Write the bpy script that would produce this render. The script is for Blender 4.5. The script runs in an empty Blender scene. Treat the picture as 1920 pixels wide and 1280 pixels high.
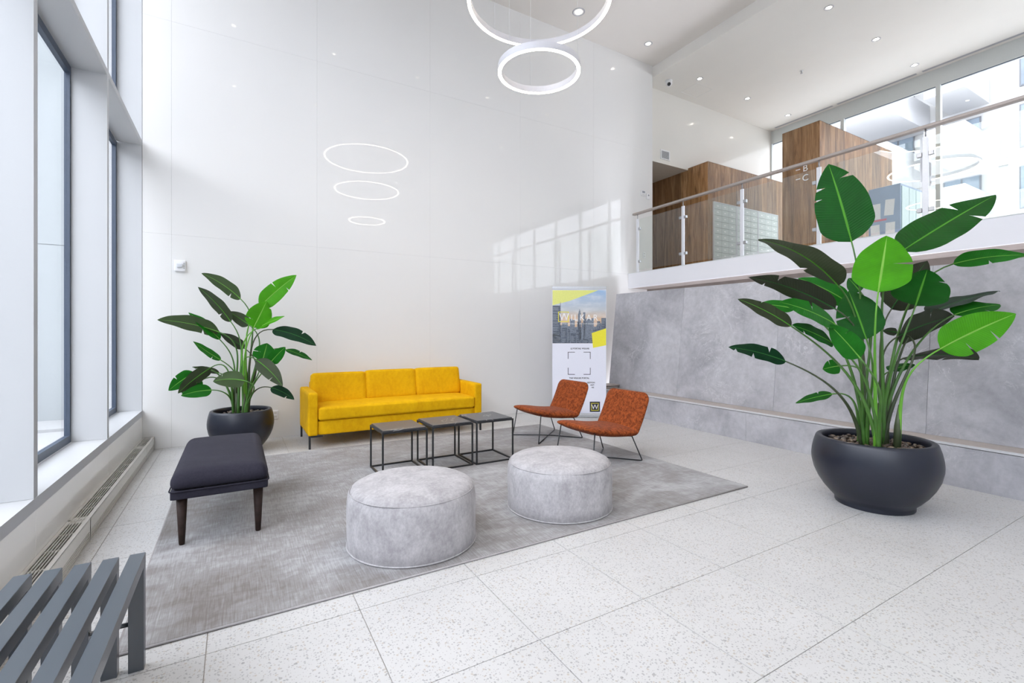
import bpy, bmesh, math, random
from mathutils import Vector, Matrix, noise

random.seed(7)
sc = bpy.context.scene
COL = sc.collection
PI = math.pi

# ------------------------------------------------------------------ camera
YAW = math.radians(30.37)
cam = bpy.data.cameras.new('camera')
cam.sensor_width = 36.0
cam.lens = 884.0 / 1920.0 * 36.0
cam.shift_y = -(640.0 - 626.0) / 1920.0
cam.clip_start = 0.05
cam.clip_end = 300
camo = bpy.data.objects.new('camera', cam)
COL.objects.link(camo)
camo.location = (0, 0, 1.3)
camo.rotation_euler = (PI / 2, 0, -YAW)
sc.camera = camo

# ------------------------------------------------------------------ sky and exposure
world = bpy.data.worlds.new('overcast_sky')
sc.world = world
world.use_nodes = True
wn = world.node_tree.nodes
bg = wn['Background']
bg.inputs['Color'].default_value = (0.885, 0.905, 1.0, 1)
bg.inputs['Strength'].default_value = 5.2
sc.view_settings.view_transform = 'Standard'
sc.view_settings.look = 'None'
sc.view_settings.gamma = 1.0
sc.view_settings.use_curve_mapping = False
sc.view_settings.exposure = 0.43
sc.cycles.max_bounces = 10
sc.cycles.diffuse_bounces = 6
sc.cycles.glossy_bounces = 4
sc.cycles.transparent_max_bounces = 16
sc.cycles.caustics_reflective = False
sc.cycles.caustics_refractive = False
sc.cycles.sample_clamp_indirect = 6.0
sc.cycles.use_denoising = True
sc.cycles.use_adaptive_sampling = False


# ------------------------------------------------------------------ material helpers
class NT:
    def __init__(self, name):
        self.m = bpy.data.materials.new(name)
        self.m.use_nodes = True
        self.t = self.m.node_tree
        self.b = self.t.nodes['Principled BSDF']
        self.out = self.t.nodes['Material Output']

    def n(self, kind, **kw):
        nd = self.t.nodes.new('ShaderNode' + kind)
        for k, v in kw.items():
            setattr(nd, k, v)
        return nd

    def l(self, a, b):
        self.t.links.new(a, b)

    def set(self, **kw):
        for k, v in kw.items():
            self.b.inputs[k.replace('_', ' ')].default_value = v

    def pos(self, scale=(1, 1, 1), world=True, rot=(0, 0, 0)):
        mp = self.n('Mapping')
        mp.inputs['Scale'].default_value = scale
        mp.inputs['Rotation'].default_value = rot
        if world:
            self.l(self.n('NewGeometry').outputs['Position'], mp.inputs['Vector'])
        else:
            self.l(self.n('TexCoord').outputs['Object'], mp.inputs['Vector'])
        return mp.outputs['Vector']

    def noise(self, vec, scale, detail=4, rough=0.55, dist=0.0):
        nd = self.n('TexNoise')
        nd.inputs['Scale'].default_value = scale
        nd.inputs['Detail'].default_value = detail
        nd.inputs['Roughness'].default_value = rough
        nd.inputs['Distortion'].default_value = dist
        self.l(vec, nd.inputs['Vector'])
        return nd.outputs['Fac']

    def ramp(self, fac, stops, interp='LINEAR'):
        nd = self.n('ValToRGB')
        cr = nd.color_ramp
        cr.interpolation = interp
        while len(cr.elements) < len(stops):
            cr.elements.new(0.5)
        for e, (p, c) in zip(cr.elements, stops):
            e.position = p
            e.color = (c[0], c[1], c[2], 1) if len(c) == 3 else c
        self.l(fac, nd.inputs['Fac'])
        return nd.outputs['Color']

    def mix(self, fac, a, b, blend='MIX'):
        nd = self.n('MixRGB', blend_type=blend)
        for s, v in ((nd.inputs['Fac'], fac), (nd.inputs['Color1'], a), (nd.inputs['Color2'], b)):
            if isinstance(v, (int, float)):
                s.default_value = v
            elif isinstance(v, tuple):
                s.default_value = (v[0], v[1], v[2], 1)
            else:
                self.l(v, s)
        return nd.outputs['Color']

    def bump(self, fac, strength=0.2, dist=0.002):
        nd = self.n('Bump')
        nd.inputs['Strength'].default_value = strength
        nd.inputs['Distance'].default_value = dist
        self.l(fac, nd.inputs['Height'])
        self.l(nd.outputs['Normal'], self.b.inputs['Normal'])

    def color(self, c):
        if isinstance(c, tuple):
            self.b.inputs['Base Color'].default_value = (c[0], c[1], c[2], 1)
        else:
            self.l(c, self.b.inputs['Base Color'])


def plain(name, c, rough=0.5, metal=0.0, spec=0.5, grain=0.04, gscale=60):
    k = NT(name)
    f = k.noise(k.pos(world=False), gscale, 3)
    k.color(k.ramp(f, [(0.3, tuple(x * (1 - grain) for x in c)), (0.7, tuple(min(1, x * (1 + grain)) for x in c))]))
    k.set(Roughness=rough, Metallic=metal, Specular_IOR_Level=spec)
    return k.m


def emit(name, c, s):
    k = NT(name)
    k.color((0.9, 0.9, 0.9))
    k.b.inputs['Emission Color'].default_value = (*c, 1)
    k.b.inputs['Emission Strength'].default_value = s
    return k.m


def glass(name, tint, extra=0.0):
    k = NT(name)
    tr = k.n('BsdfTransparent')
    tr.inputs['Color'].default_value = (*tint, 1)
    gl = k.n('BsdfGlossy')
    gl.inputs['Roughness'].default_value = 0.0
    lw = k.n('LayerWeight')
    lw.inputs['Blend'].default_value = 0.5
    pw = k.n('Math', operation='POWER')
    pw.inputs[1].default_value = 5.0
    k.l(lw.outputs['Facing'], pw.inputs[0])
    ad = k.n('Math', operation='MULTIPLY_ADD')
    ad.inputs[1].default_value = 0.6
    ad.inputs[2].default_value = 0.04 + extra
    k.l(pw.outputs[0], ad.inputs[0])
    mx = k.n('MixShader')
    k.l(ad.outputs[0], mx.inputs[0])
    k.l(tr.outputs[0], mx.inputs[1])
    k.l(gl.outputs[0], mx.inputs[2])
    k.l(mx.outputs[0], k.out.inputs['Surface'])
    return k.m


M = {}
M['white_paint'] = plain('white_paint', (0.80, 0.80, 0.79), 0.6, grain=0.01, gscale=3)
M['ceiling_paint'] = plain('ceiling_paint', (0.82, 0.785, 0.745), 0.8, spec=0.2, grain=0.01, gscale=2)
M['ceiling_gloss'] = plain('ceiling_gloss', (0.84, 0.82, 0.78), 0.7, spec=0.2, grain=0.01, gscale=2)
k = NT('gloss_panel')
f = k.noise(k.pos((0.6, 0.6, 0.6)), 1.0, 3)
k.color(k.ramp(f, [(0.3, (0.775, 0.767, 0.752)), (0.7, (0.795, 0.783, 0.765))]))
k.set(Roughness=0.02, Specular_IOR_Level=0.30)
M['gloss_panel'] = k.m
k = NT('satin_paint')
f = k.noise(k.pos((0.6, 0.6, 0.6)), 1.0, 3)
k.color(k.ramp(f, [(0.3, (0.80, 0.775, 0.725)), (0.7, (0.82, 0.795, 0.745))]))
k.set(Roughness=0.08)
M['satin_paint'] = k.m
M['board_white'] = plain('board_white', (0.55, 0.56, 0.57), 0.35, grain=0.01, gscale=2)
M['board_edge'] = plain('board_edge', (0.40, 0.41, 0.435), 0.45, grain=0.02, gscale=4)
M['frame_dark'] = plain('frame_dark', (0.055, 0.075, 0.115), 0.4, grain=0.05)
M['steel_white'] = plain('steel_white', (0.72, 0.73, 0.76), 0.3, metal=0.25, grain=0.02)
M['clamp_steel'] = plain('clamp_steel', (0.42, 0.42, 0.43), 0.3, metal=0.9)
M['rail_bronze'] = plain('rail_bronze', (0.40, 0.35, 0.32), 0.38, metal=0.45, grain=0.03)
M['window_frame'] = plain('window_frame', (0.66, 0.69, 0.68), 0.45, grain=0.02)
M['glass'] = glass('window_glass', (0.975, 0.99, 0.99))
M['rail_glass'] = glass('rail_glass', (0.955, 0.975, 0.96), 0.015)
M['fascia'] = plain('fascia_white', (0.80, 0.80, 0.83), 0.35, grain=0.01, gscale=2)
M['dark_gap'] = plain('dark_gap', (0.02, 0.02, 0.022), 0.7)  # near-black stands in for the shade inside gaps and behind grilles
M['heater'] = plain('heater_enamel', (0.62, 0.61, 0.58), 0.35, grain=0.02)
M['trim_alu'] = plain('ledge_aluminium', (0.66, 0.66, 0.67), 0.4, metal=0.2)
M['ledge_top'] = plain('ledge_taupe', (0.43, 0.38, 0.35), 0.55, grain=0.05, gscale=20)
M['soffit'] = plain('soffit_taupe', (0.30, 0.265, 0.245), 0.9, spec=0.0, grain=0.08, gscale=6)
M['black_metal'] = plain('black_metal', (0.018, 0.019, 0.022), 0.42, grain=0.1)
M['chair_metal'] = plain('chair_steel', (0.03, 0.032, 0.036), 0.35, metal=0.4)
M['bench_paint'] = plain('bench_charcoal', (0.018, 0.030, 0.046), 0.30, grain=0.05, gscale=200)  # blue of the reflected sky is put into this base colour
M['bench_paint'].node_tree.nodes['Principled BSDF'].inputs['IOR'].default_value = 2.3
M['white_plastic'] = plain('white_plastic', (0.82, 0.82, 0.83), 0.35, grain=0.01)
M['grey_plastic'] = plain('grey_plastic', (0.30, 0.31, 0.33), 0.4)
M['lens'] = plain('dark_lens', (0.02, 0.02, 0.025), 0.1)
M['ring_housing'] = plain('ring_housing', (0.50, 0.50, 0.54), 0.4, grain=0.01)
M['ring_light'] = emit('ring_light', (1.0, 0.86, 0.70), 20.0)
M['spot_light'] = emit('spot_light', (1.0, 0.90, 0.76), 14.0)
M['wire'] = plain('suspension_wire', (0.7, 0.7, 0.7), 0.4, metal=0.5)
M['mail_metal'] = plain('mailbox_enamel', (0.62, 0.66, 0.63), 0.4, metal=0.1, grain=0.02)
M['mail_lock'] = plain('mailbox_plate', (0.88, 0.88, 0.86), 0.3, metal=0.2)
M['white_print'] = plain('white_print', (0.86, 0.86, 0.86), 0.5)
M['black_print'] = plain('black_print', (0.03, 0.03, 0.04), 0.5)
M['yellow_print'] = plain('yellow_print', (0.86, 0.78, 0.04), 0.5)
M['banner_white'] = plain('banner_white', (0.80, 0.81, 0.90), 0.5, grain=0.01)
M['skyline_print'] = plain('skyline_print', (0.10, 0.12, 0.16), 0.5, grain=0.5, gscale=90)
M['skyline_near'] = plain('skyline_near', (0.19, 0.22, 0.27), 0.5, grain=0.6, gscale=120)
M['alu'] = plain('banner_aluminium', (0.55, 0.56, 0.58), 0.35, metal=0.7)
M['pavement'] = plain('concrete_pavement', (0.32, 0.32, 0.32), 0.8, grain=0.05, gscale=4)
M['street'] = plain('pale_street', (0.62, 0.62, 0.60), 0.8, grain=0.05, gscale=1)  # unseen ground, made pale to bounce daylight up to the mezzanine ceiling
M['outer_wall'] = plain('pale_cladding', (0.27, 0.29, 0.295), 0.7, grain=0.01, gscale=2)
M['facade'] = plain('white_facade', (0.50, 0.50, 0.49), 0.8, grain=0.02, gscale=0.5)
M['balcony'] = plain('balcony_panel', (0.58, 0.58, 0.585), 0.6, grain=0.02, gscale=0.5)
M['far_glass'] = plain('far_window_glass', (0.20, 0.25, 0.30), 0.08, grain=0.3, gscale=0.4)
M['far_frame'] = plain('far_window_frame', (0.15, 0.16, 0.18), 0.5)
M['blue_panel'] = plain('blue_cabinet', (0.34, 0.43, 0.58), 0.35, grain=0.05, gscale=5)
M['red_print'] = plain('red_print', (0.72, 0.20, 0.25), 0.5)
M['mint_panel'] = plain('mint_panel', (0.60, 0.72, 0.70), 0.3, grain=0.04)
M['seat_wood'] = plain('dark_leg_wood', (0.026, 0.015, 0.012), 0.55, spec=0.2, grain=0.35, gscale=25)

# terrazzo floor tiles
k = NT('terrazzo')
p = k.pos()
col = k.ramp(k.noise(p, 2.2, 4), [(0.3, (0.535, 0.53, 0.525)), (0.7, (0.58, 0.575, 0.57))])
for scl, thr, tint, keep in ((75, 0.30, (0.27, 0.27, 0.28), 0.40), (120, 0.28, (0.32, 0.30, 0.285), 0.50), (34, 0.22, (0.27, 0.26, 0.255), 0.78), (60, 0.30, (0.42, 0.36, 0.29), 0.72)):
    vo = k.n('TexVoronoi')
    vo.inputs['Scale'].default_value = scl
    k.l(p, vo.inputs['Vector'])
    inside = k.n('Math', operation='LESS_THAN')
    inside.inputs[1].default_value = thr
    k.l(vo.outputs['Distance'], inside.inputs[0])
    sep = k.n('SeparateColor')
    k.l(vo.outputs['Color'], sep.inputs[0])
    pick = k.n('Math', operation='GREATER_THAN')
    pick.inputs[1].default_value = keep
    k.l(sep.outputs[0], pick.inputs[0])
    both = k.n('Math', operation='MULTIPLY')
    k.l(inside.outputs[0], both.inputs[0])
    k.l(pick.outputs[0], both.inputs[1])
    soft = k.n('Math', operation='MULTIPLY')
    soft.inputs[1].default_value = 0.66
    k.l(both.outputs[0], soft.inputs[0])
    col = k.mix(soft.outputs[0], col, tint)
k.color(col)
k.set(Roughness=0.32)
M['terrazzo'] = k.m
M['grout'] = plain('grout', (0.40, 0.37, 0.34), 0.8, grain=0.1)

# marbled grey stone
k = NT('grey_stone')
oi = k.n('ObjectInfo')
add = k.n('VectorMath', operation='ADD')
cmb = k.n('CombineXYZ')
mu = k.n('Math', operation='MULTIPLY')
mu.inputs[1].default_value = 40.0
k.l(oi.outputs['Random'], mu.inputs[0])
k.l(mu.outputs[0], cmb.inputs[0])
k.l(mu.outputs[0], cmb.inputs[2])
k.l(k.pos(), add.inputs[0])
k.l(cmb.outputs[0], add.inputs[1])
p = add.outputs[0]
base = k.ramp(k.noise(p, 1.6, 8, 0.62, 0.6), [(0.30, (0.31, 0.305, 0.325)), (0.5, (0.43, 0.425, 0.45)), (0.70, (0.54, 0.535, 0.56))])
fine = k.ramp(k.noise(p, 14, 6, 0.7), [(0.35, (0.40, 0.40, 0.40)), (0.65, (0.60, 0.60, 0.60))])
col = k.mix(0.45, base, fine, 'OVERLAY')
vein = k.noise(p, 2.6, 7, 0.6, 1.8)
sub = k.n('Math', operation='SUBTRACT')
sub.inputs[1].default_value = 0.5
k.l(vein, sub.inputs[0])
ab = k.n('Math', operation='ABSOLUTE')
k.l(sub.outputs[0], ab.inputs[0])
vmask = k.ramp(ab.outputs[0], [(0.0, (0.6, 0.6, 0.6)), (0.012, (0, 0, 0))])
patch = k.ramp(k.noise(p, 1.3, 2), [(0.5, (0, 0, 0)), (0.62, (1, 1, 1))])
vm = k.mix(1.0, vmask, patch, 'MULTIPLY')
col = k.mix(vm, col, (0.72, 0.72, 0.73))
k.color(col)
k.set(Roughness=0.42)
M['grey_stone'] = k.m

# walnut boards: tone varies from board to board
k = NT('walnut')
oi = k.n('ObjectInfo')
geo = k.n('NewGeometry')
mp = k.n('Mapping')
mp.inputs['Scale'].default_value = (1, 1, 0.11)
ad = k.n('VectorMath', operation='ADD')
cm = k.n('CombineXYZ')
mu = k.n('Math', operation='MULTIPLY')
mu.inputs[1].default_value = 30
k.l(oi.outputs['Random'], mu.inputs[0])
k.l(mu.outputs[0], cm.inputs[0])
k.l(mu.outputs[0], cm.inputs[2])
k.l(geo.outputs['Position'], mp.inputs['Vector'])
k.l(mp.outputs[0], ad.inputs[0])
k.l(cm.outputs[0], ad.inputs[1])
g1 = k.ramp(k.noise(ad.outputs[0], 9, 6, 0.6, 1.2), [(0.25, (0.12, 0.055, 0.020)), (0.5, (0.29, 0.155, 0.066)), (0.75, (0.47, 0.29, 0.15))])
g2 = k.ramp(k.noise(ad.outputs[0], 60, 4, 0.6, 0.5), [(0.3, (0.36, 0.36, 0.36)), (0.7, (0.62, 0.62, 0.62))])
col = k.mix(0.5, g1, g2, 'OVERLAY')
tone = k.ramp(oi.outputs['Random'], [(0.0, (0.36, 0.36, 0.38)), (0.5, (0.5, 0.5, 0.5)), (1.0, (0.64, 0.62, 0.60))])
col = k.mix(0.8, col, tone, 'OVERLAY')
k.color(col)
k.set(Roughness=0.42)
M['walnut'] = k.m


def fabric(name, dark, light, scale=25, stretch=(1, 1, 1), sheen=0.4, rough=0.9, weave=400, bump=0.25, tintscale=6, world=False, lo=0.32, hi=0.68):
    k = NT(name)
    v = k.pos(stretch, world)
    big = k.noise(v, tintscale, 4, 0.6, 0.4)
    fine = k.noise(v, scale, 6, 0.7)
    s = k.mix(0.5, big, fine)
    k.color(k.ramp(s, [(lo, dark), (hi, light)]))
    k.set(Roughness=rough, Sheen_Weight=sheen, Sheen_Roughness=0.4, Specular_IOR_Level=0.15)
    w = k.noise(k.pos((1, 1, 1), world), weave, 2)
    k.bump(w, bump, 0.002)
    return k.m


M['yellow_velvet'] = fabric('yellow_velvet', (0.66, 0.345, 0.001), (0.78, 0.45, 0.003), 30, (1, 1, 0.7), 0.0, 0.8, 260, 0.3, 5, lo=0.38, hi=0.62)
M['rust_velvet'] = fabric('rust_velvet', (0.10, 0.020, 0.005), (0.37, 0.085, 0.020), 130, (1, 1, 1), 0.05, 0.8, 300, 0.4, 38, lo=0.40, hi=0.60)
M['pouf_chenille'] = fabric('pouf_chenille', (0.33, 0.315, 0.325), (0.50, 0.485, 0.495), 60, (1, 1, 0.7), 0.15, 0.9, 350, 0.35, 9, lo=0.38, hi=0.62)
M['slate_fabric'] = fabric('slate_fabric', (0.020, 0.019, 0.029), (0.036, 0.034, 0.048), 90, (1, 1, 1), 0.03, 0.9, 700, 0.25, 4)

# silky rug with nap streaks along its length
k = NT('rug_pile')
big = k.noise(k.pos((0.9, 1.2, 1)), 1.7, 5, 0.55, 0.5)
mid = k.noise(k.pos((3, 5, 1)), 3.0, 6, 0.65, 0.5)
lines = k.noise(k.pos((150, 7, 1)), 1.0, 3, 0.6)
s = k.mix(0.36, big, mid)
s = k.mix(0.27, s, lines)
k.color(k.ramp(s, [(0.38, (0.150, 0.130, 0.118)), (0.5, (0.242, 0.232, 0.232)), (0.61, (0.385, 0.385, 0.395))]))
k.set(Roughness=0.75, Sheen_Weight=0.25, Specular_IOR_Level=0.25)
k.bump(lines, 0.35, 0.004)
M['rug_pile'] = k.m
M['rug_edge'] = plain('rug_binding', (0.36, 0.34, 0.34), 0.8, grain=0.1)

# dark stone table tops with thin pale veins
k = NT('black_marble')
p = k.pos((1, 1, 1))
v = k.noise(p, 2.3, 3, 0.5, 1.2)
sub = k.n('Math', operation='SUBTRACT')
sub.inputs[1].default_value = 0.56
k.l(v, sub.inputs[0])
ab = k.n('Math', operation='ABSOLUTE')
k.l(sub.outputs[0], ab.inputs[0])
k.color(k.ramp(ab.outputs[0], [(0.0, (0.45, 0.45, 0.45)), (0.006, (0.055, 0.055, 0.06))]))
k.set(Roughness=0.28)
M['black_marble'] = k.m

k = NT('planter_glaze')
k.color(k.ramp(k.noise(k.pos(world=False), 5, 3), [(0.3, (0.008, 0.010, 0.020)), (0.7, (0.011, 0.014, 0.026))]))
k.set(Roughness=0.36, Specular_IOR_Level=0.55)
M['planter'] = k.m

k = NT('pebble')
gi = k.n('NewGeometry')
k.color(k.ramp(gi.outputs['Random Per Island'], [(0.0, (0.035, 0.028, 0.026)), (0.35, (0.13, 0.085, 0.055)), (0.6, (0.05, 0.047, 0.05)), (0.85, (0.24, 0.17, 0.11)), (1.0, (0.15, 0.135, 0.13))]))
k.set(Roughness=0.35)
M['pebble'] = k.m
M['soil'] = plain('soil', (0.03, 0.024, 0.02), 0.9, grain=0.4)


def leaf_mat(name, top, vein, under):
    k = NT(name)
    uv = k.n('UVMap')
    uv.uv_map = 'UVMap'
    sp = k.n('SeparateXYZ')
    k.l(uv.outputs[0], sp.inputs[0])
    av = k.n('Math', operation='ABSOLUTE')
    k.l(sp.outputs['Y'], av.inputs[0])
    # side veins slant towards the tip
    ph = k.n('Math', operation='MULTIPLY_ADD')
    ph.inputs[1].default_value = -0.10
    k.l(av.outputs[0], ph.inputs[0])
    k.l(sp.outputs['X'], ph.inputs[2])
    sn = k.n('Math', operation='MULTIPLY')
    sn.inputs[1].default_value = 210.0
    k.l(ph.outputs[0], sn.inputs[0])
    si = k.n('Math', operation='SINE')
    k.l(sn.outputs[0], si.inputs[0])
    streak = k.noise(k.pos((1, 1, 1), False), 7, 3)
    topc = k.ramp(streak, [(0.3, tuple(x * 0.85 for x in top)), (0.7, tuple(x * 1.15 for x in top))])
    topc = k.mix(k.ramp(si.outputs[0], [(0.1, (0, 0, 0)), (1.0, (0.28, 0.28, 0.28))]), topc, tuple(x * 0.55 for x in top))
    undc = k.ramp(streak, [(0.3, tuple(x * 0.9 for x in under)), (0.7, tuple(x * 1.1 for x in under))])
    undc = k.mix(k.ramp(si.outputs[0], [(0.1, (0, 0, 0)), (1.0, (0.25, 0.25, 0.25))]), undc, tuple(x * 0.6 for x in under))
    mid = k.ramp(av.outputs[0], [(0.0, (1, 1, 1)), (0.028, (1, 1, 1)), (0.05, (0, 0, 0))])
    topc = k.mix(mid, topc, vein)
    undc = k.mix(mid, undc, tuple(0.5 * (a + b) for a, b in zip(vein, under)))
    gm = k.n('NewGeometry')
    c = k.mix(gm.outputs['Backfacing'], topc, undc)
    k.color(c)
    k.set(Roughness=0.45, Specular_IOR_Level=0.15)
    k.bump(si.outputs[0], 0.18, 0.003)
    tl = k.n('BsdfTranslucent')
    k.l(c, tl.inputs['Color'])
    mx = k.n('MixShader')
    mx.inputs[0].default_value = 0.22
    k.l(k.b.outputs[0], mx.inputs[1])
    k.l(tl.outputs[0], mx.inputs[2])
    k.l(mx.outputs[0], k.out.inputs['Surface'])
    return k.m


LEAF = [
    leaf_mat('leaf_dark', (0.005, 0.032, 0.012), (0.03, 0.14, 0.03), (0.040, 0.050, 0.030)),
    leaf_mat('leaf_deep', (0.007, 0.088, 0.008), (0.11, 0.38, 0.04), (0.058, 0.078, 0.040)),
    leaf_mat('leaf_mid', (0.013, 0.150, 0.010), (0.18, 0.45, 0.07), (0.070, 0.110, 0.045)),
    leaf_mat('leaf_fresh', (0.060, 0.300, 0.006), (0.28, 0.56, 0.10), (0.100, 0.200, 0.045)),
]
k = NT('stalk')
k.color(k.ramp(k.noise(k.pos((1, 1, 0.2), False), 12, 3), [(0.3, (0.045, 0.13, 0.022)), (0.7, (0.085, 0.22, 0.035))]))
k.set(Roughness=0.45)
M['stalk'] = k.m
k = NT('stalk_dark')
k.color(k.ramp(k.noise(k.pos((1, 1, 0.2), False), 12, 3), [(0.3, (0.035, 0.055, 0.024)), (0.7, (0.075, 0.095, 0.045))]))
k.set(Roughness=0.45)
M['stalk_dark'] = k.m
k = NT('stalk_bright')
k.color(k.ramp(k.noise(k.pos((1, 1, 0.2), False), 12, 3), [(0.3, (0.09, 0.30, 0.02)), (0.7, (0.16, 0.42, 0.04))]))
k.set(Roughness=0.45)
M['stalk_bright'] = k.m

# printed sunset sky of the banner: warm low, blue and cloudy above
k = NT('printed_sky')
sp = k.n('SeparateXYZ')
k.l(k.n('TexCoord').outputs['Object'], sp.inputs[0])
grad = k.ramp(sp.outputs['Z'], [(0.0, (0.62, 0.45, 0.30)), (0.02, (0.66, 0.46, 0.28))])
mr = k.n('MapRange')
mr.inputs['From Min'].default_value = 1.15
mr.inputs['From Max'].default_value = 2.0
k.l(sp.outputs['Z'], mr.inputs['Value'])
grad = k.ramp(mr.outputs[0], [(0.0, (0.62, 0.44, 0.28)), (0.45, (0.70, 0.48, 0.30)), (0.62, (0.52, 0.55, 0.58)), (1.0, (0.30, 0.47, 0.70))])
mp = k.n('Mapping')
mp.inputs['Scale'].default_value = (2, 2, 6)
k.l(k.n('TexCoord').outputs['Object'], mp.inputs['Vector'])
cl = k.ramp(k.noise(mp.outputs[0], 2.0, 5), [(0.45, (0, 0, 0)), (0.7, (0.6, 0.6, 0.6))])
k.color(k.mix(cl, grad, (0.75, 0.76, 0.78)))
k.set(Roughness=0.5)
M['printed_sky'] = k.m


# ------------------------------------------------------------------ mesh helpers
def mesh(name, bm, mat, parent=None, smooth=False, loc=None):
    bmesh.ops.recalc_face_normals(bm, faces=bm.faces)
    return raw(name, bm, mat, parent, smooth, loc)


def raw(name, bm, mat, parent=None, smooth=False, loc=None):
    me = bpy.data.meshes.new(name)
    bm.to_mesh(me)
    bm.free()
    for mm in (mat if isinstance(mat, (list, tuple)) else [mat]):
        me.materials.append(mm)
    if smooth:
        for pl in me.polygons:
            pl.use_smooth = True
    o = bpy.data.objects.new(name, me)
    COL.objects.link(o)
    if parent:
        o.parent = parent
    if loc is not None:
        o.location = loc
    return o


def thing(name, label, cat, loc=(0, 0, 0), rz=0.0, group=None):
    o = bpy.data.objects.new(name, None)
    COL.objects.link(o)
    o.empty_display_size = 0.1
    o.location = loc
    o.rotation_euler = (0, 0, rz)
    return tag(o, label, cat, group)


def tag(o, label, cat, group=None):
    o['label'] = label
    o['category'] = cat
    if group:
        o['group'] = group
    return o


def struct(o, label=None, cat=None):
    o['kind'] = 'structure'
    if label:
        o['label'] = label
    if cat:
        o['category'] = cat
    return o


def holder(name, label, cat, loc=(0, 0, 0)):
    o = thing(name, label, cat, loc)
    o['kind'] = 'structure'
    return o


def box(bm, lo, hi, mi=0):
    vs = [bm.verts.new((x, y, z)) for x in (lo[0], hi[0]) for y in (lo[1], hi[1]) for z in (lo[2], hi[2])]
    for q in ((0, 1, 3, 2), (4, 6, 7, 5), (0, 4, 5, 1), (2, 3, 7, 6), (0, 2, 6, 4), (1, 5, 7, 3)):
        fc = bm.faces.new([vs[i] for i in q])
        fc.material_index = mi
    return vs


def bevel(bm, w, seg=2, angle=0.6):
    bmesh.ops.recalc_face_normals(bm, faces=bm.faces)
    es = [e for e in bm.edges if len(e.link_faces) == 2 and e.calc_face_angle(0) > angle]
    bmesh.ops.bevel(bm, geom=es, offset=w, segments=seg, profile=0.5, affect='EDGES')


def bbox(name, lo, hi, mat, parent=None, bev=0.0, seg=2, smooth=False):
    bm = bmesh.new()
    box(bm, lo, hi)
    if bev:
        bevel(bm, bev, seg)
    return mesh(name, bm, mat, parent, smooth)


def pillow(lo, hi, r, puff=0.0, n=14, sides=0.0):
    """a soft box: rounded edges of radius r, crowned by puff on top (and by sides on its other faces)"""
    bm = bmesh.new()
    bmesh.ops.create_cube(bm, size=2)
    bmesh.ops.subdivide_edges(bm, edges=bm.edges[:], cuts=n, use_grid_fill=True)
    c = Vector([(a + b) / 2 for a, b in zip(lo, hi)])
    h = Vector([(b - a) / 2 for a, b in zip(lo, hi)])
    for v in bm.verts:
        q = v.co.copy()
        # pull grid lines towards the edges so that the rounding is smooth
        q = Vector([math.copysign(1 - (1 - abs(t)) ** 1.5, t) for t in q])
        e = Vector([q[i] * h[i] for i in range(3)])
        inner = Vector([max(-(h[i] - r), min(h[i] - r, e[i])) for i in range(3)])
        d = e - inner
        pnt = inner + d.normalized() * r if d.length > 1e-9 else e
        u, w, t = (1 - q.x ** 2), (1 - q.y ** 2), (1 - q.z ** 2)
        if puff and q.z > 0.2:
            pnt.z += puff * (max(0, u) * max(0, w)) ** 0.5
        if sides:
            pnt.y += math.copysign(sides * (max(0, u) * max(0, t)) ** 0.6, q.y) if abs(q.y) > 0.95 else 0
            pnt.x += math.copysign(sides * (max(0, w) * max(0, t)) ** 0.6, q.x) if abs(q.x) > 0.95 else 0
        v.co = c + pnt
    return bm


def lathe(prof, n=48):
    bm = bmesh.new()
    rings = []
    for r, z in prof:
        if r < 1e-6:
            rings.append([bm.verts.new((0, 0, z))])
        else:
            rings.append([bm.verts.new((r * math.cos(2 * PI * i / n), r * math.sin(2 * PI * i / n), z)) for i in range(n)])
    for a, b in zip(rings, rings[1:]):
        for i in range(n):
            j = (i + 1) % n
            if len(a) == 1 and len(b) > 1:
                bm.faces.new((a[0], b[i], b[j]))
            elif len(b) == 1 and len(a) > 1:
                bm.faces.new((a[i], a[j], b[0]))
            elif len(a) > 1:
                bm.faces.new((a[i], a[j], b[j], b[i]))
    return bm


def tube(bm, pts, rad, n=8, cap=True, mi=0):
    pts = [Vector(p) for p in pts]
    if not isinstance(rad, (list, tuple)):
        rad = [rad] * len(pts)
    rings = []
    ref = None
    for i, p in enumerate(pts):
        t = (pts[min(i + 1, len(pts) - 1)] - pts[max(i - 1, 0)]).normalized()
        if ref is None:
            ref = Vector((0, 0, 1)) if abs(t.z) < 0.9 else Vector((1, 0, 0))
        a = t.cross(ref)
        if a.length < 1e-6:
            a = t.cross(Vector((0, 1, 0)))
        a.normalize()
        b = t.cross(a).normalized()
        ref = a.cross(t)
        rings.append([bm.verts.new(p + (a * math.cos(2 * PI * j / n) + b * math.sin(2 * PI * j / n)) * rad[i]) for j in range(n)])
    for q, w in zip(rings, rings[1:]):
        for j in range(n):
            fc = bm.faces.new((q[j], q[(j + 1) % n], w[(j + 1) % n], w[j]))
            fc.material_index = mi
            fc.smooth = True
    if cap:
        bm.faces.new(rings[0])
        bm.faces.new(list(reversed(rings[-1])))


def round_path(pts, r=0.02, n=4):
    """polyline with its corners rounded"""
    pts = [Vector(p) for p in pts]
    out = [pts[0]]
    for a, b, c in zip(pts, pts[1:], pts[2:]):
        u, v = (a - b), (c - b)
        d = min(r, u.length / 2, v.length / 2)
        p, q = b + u.normalized() * d, b + v.normalized() * d
        for i in range(n + 1):
            t = i / n
            out.append((p * (1 - t) + b * t) * (1 - t) + (b * (1 - t) + q * t) * t)
    out.append(pts[-1])
    return out


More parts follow.
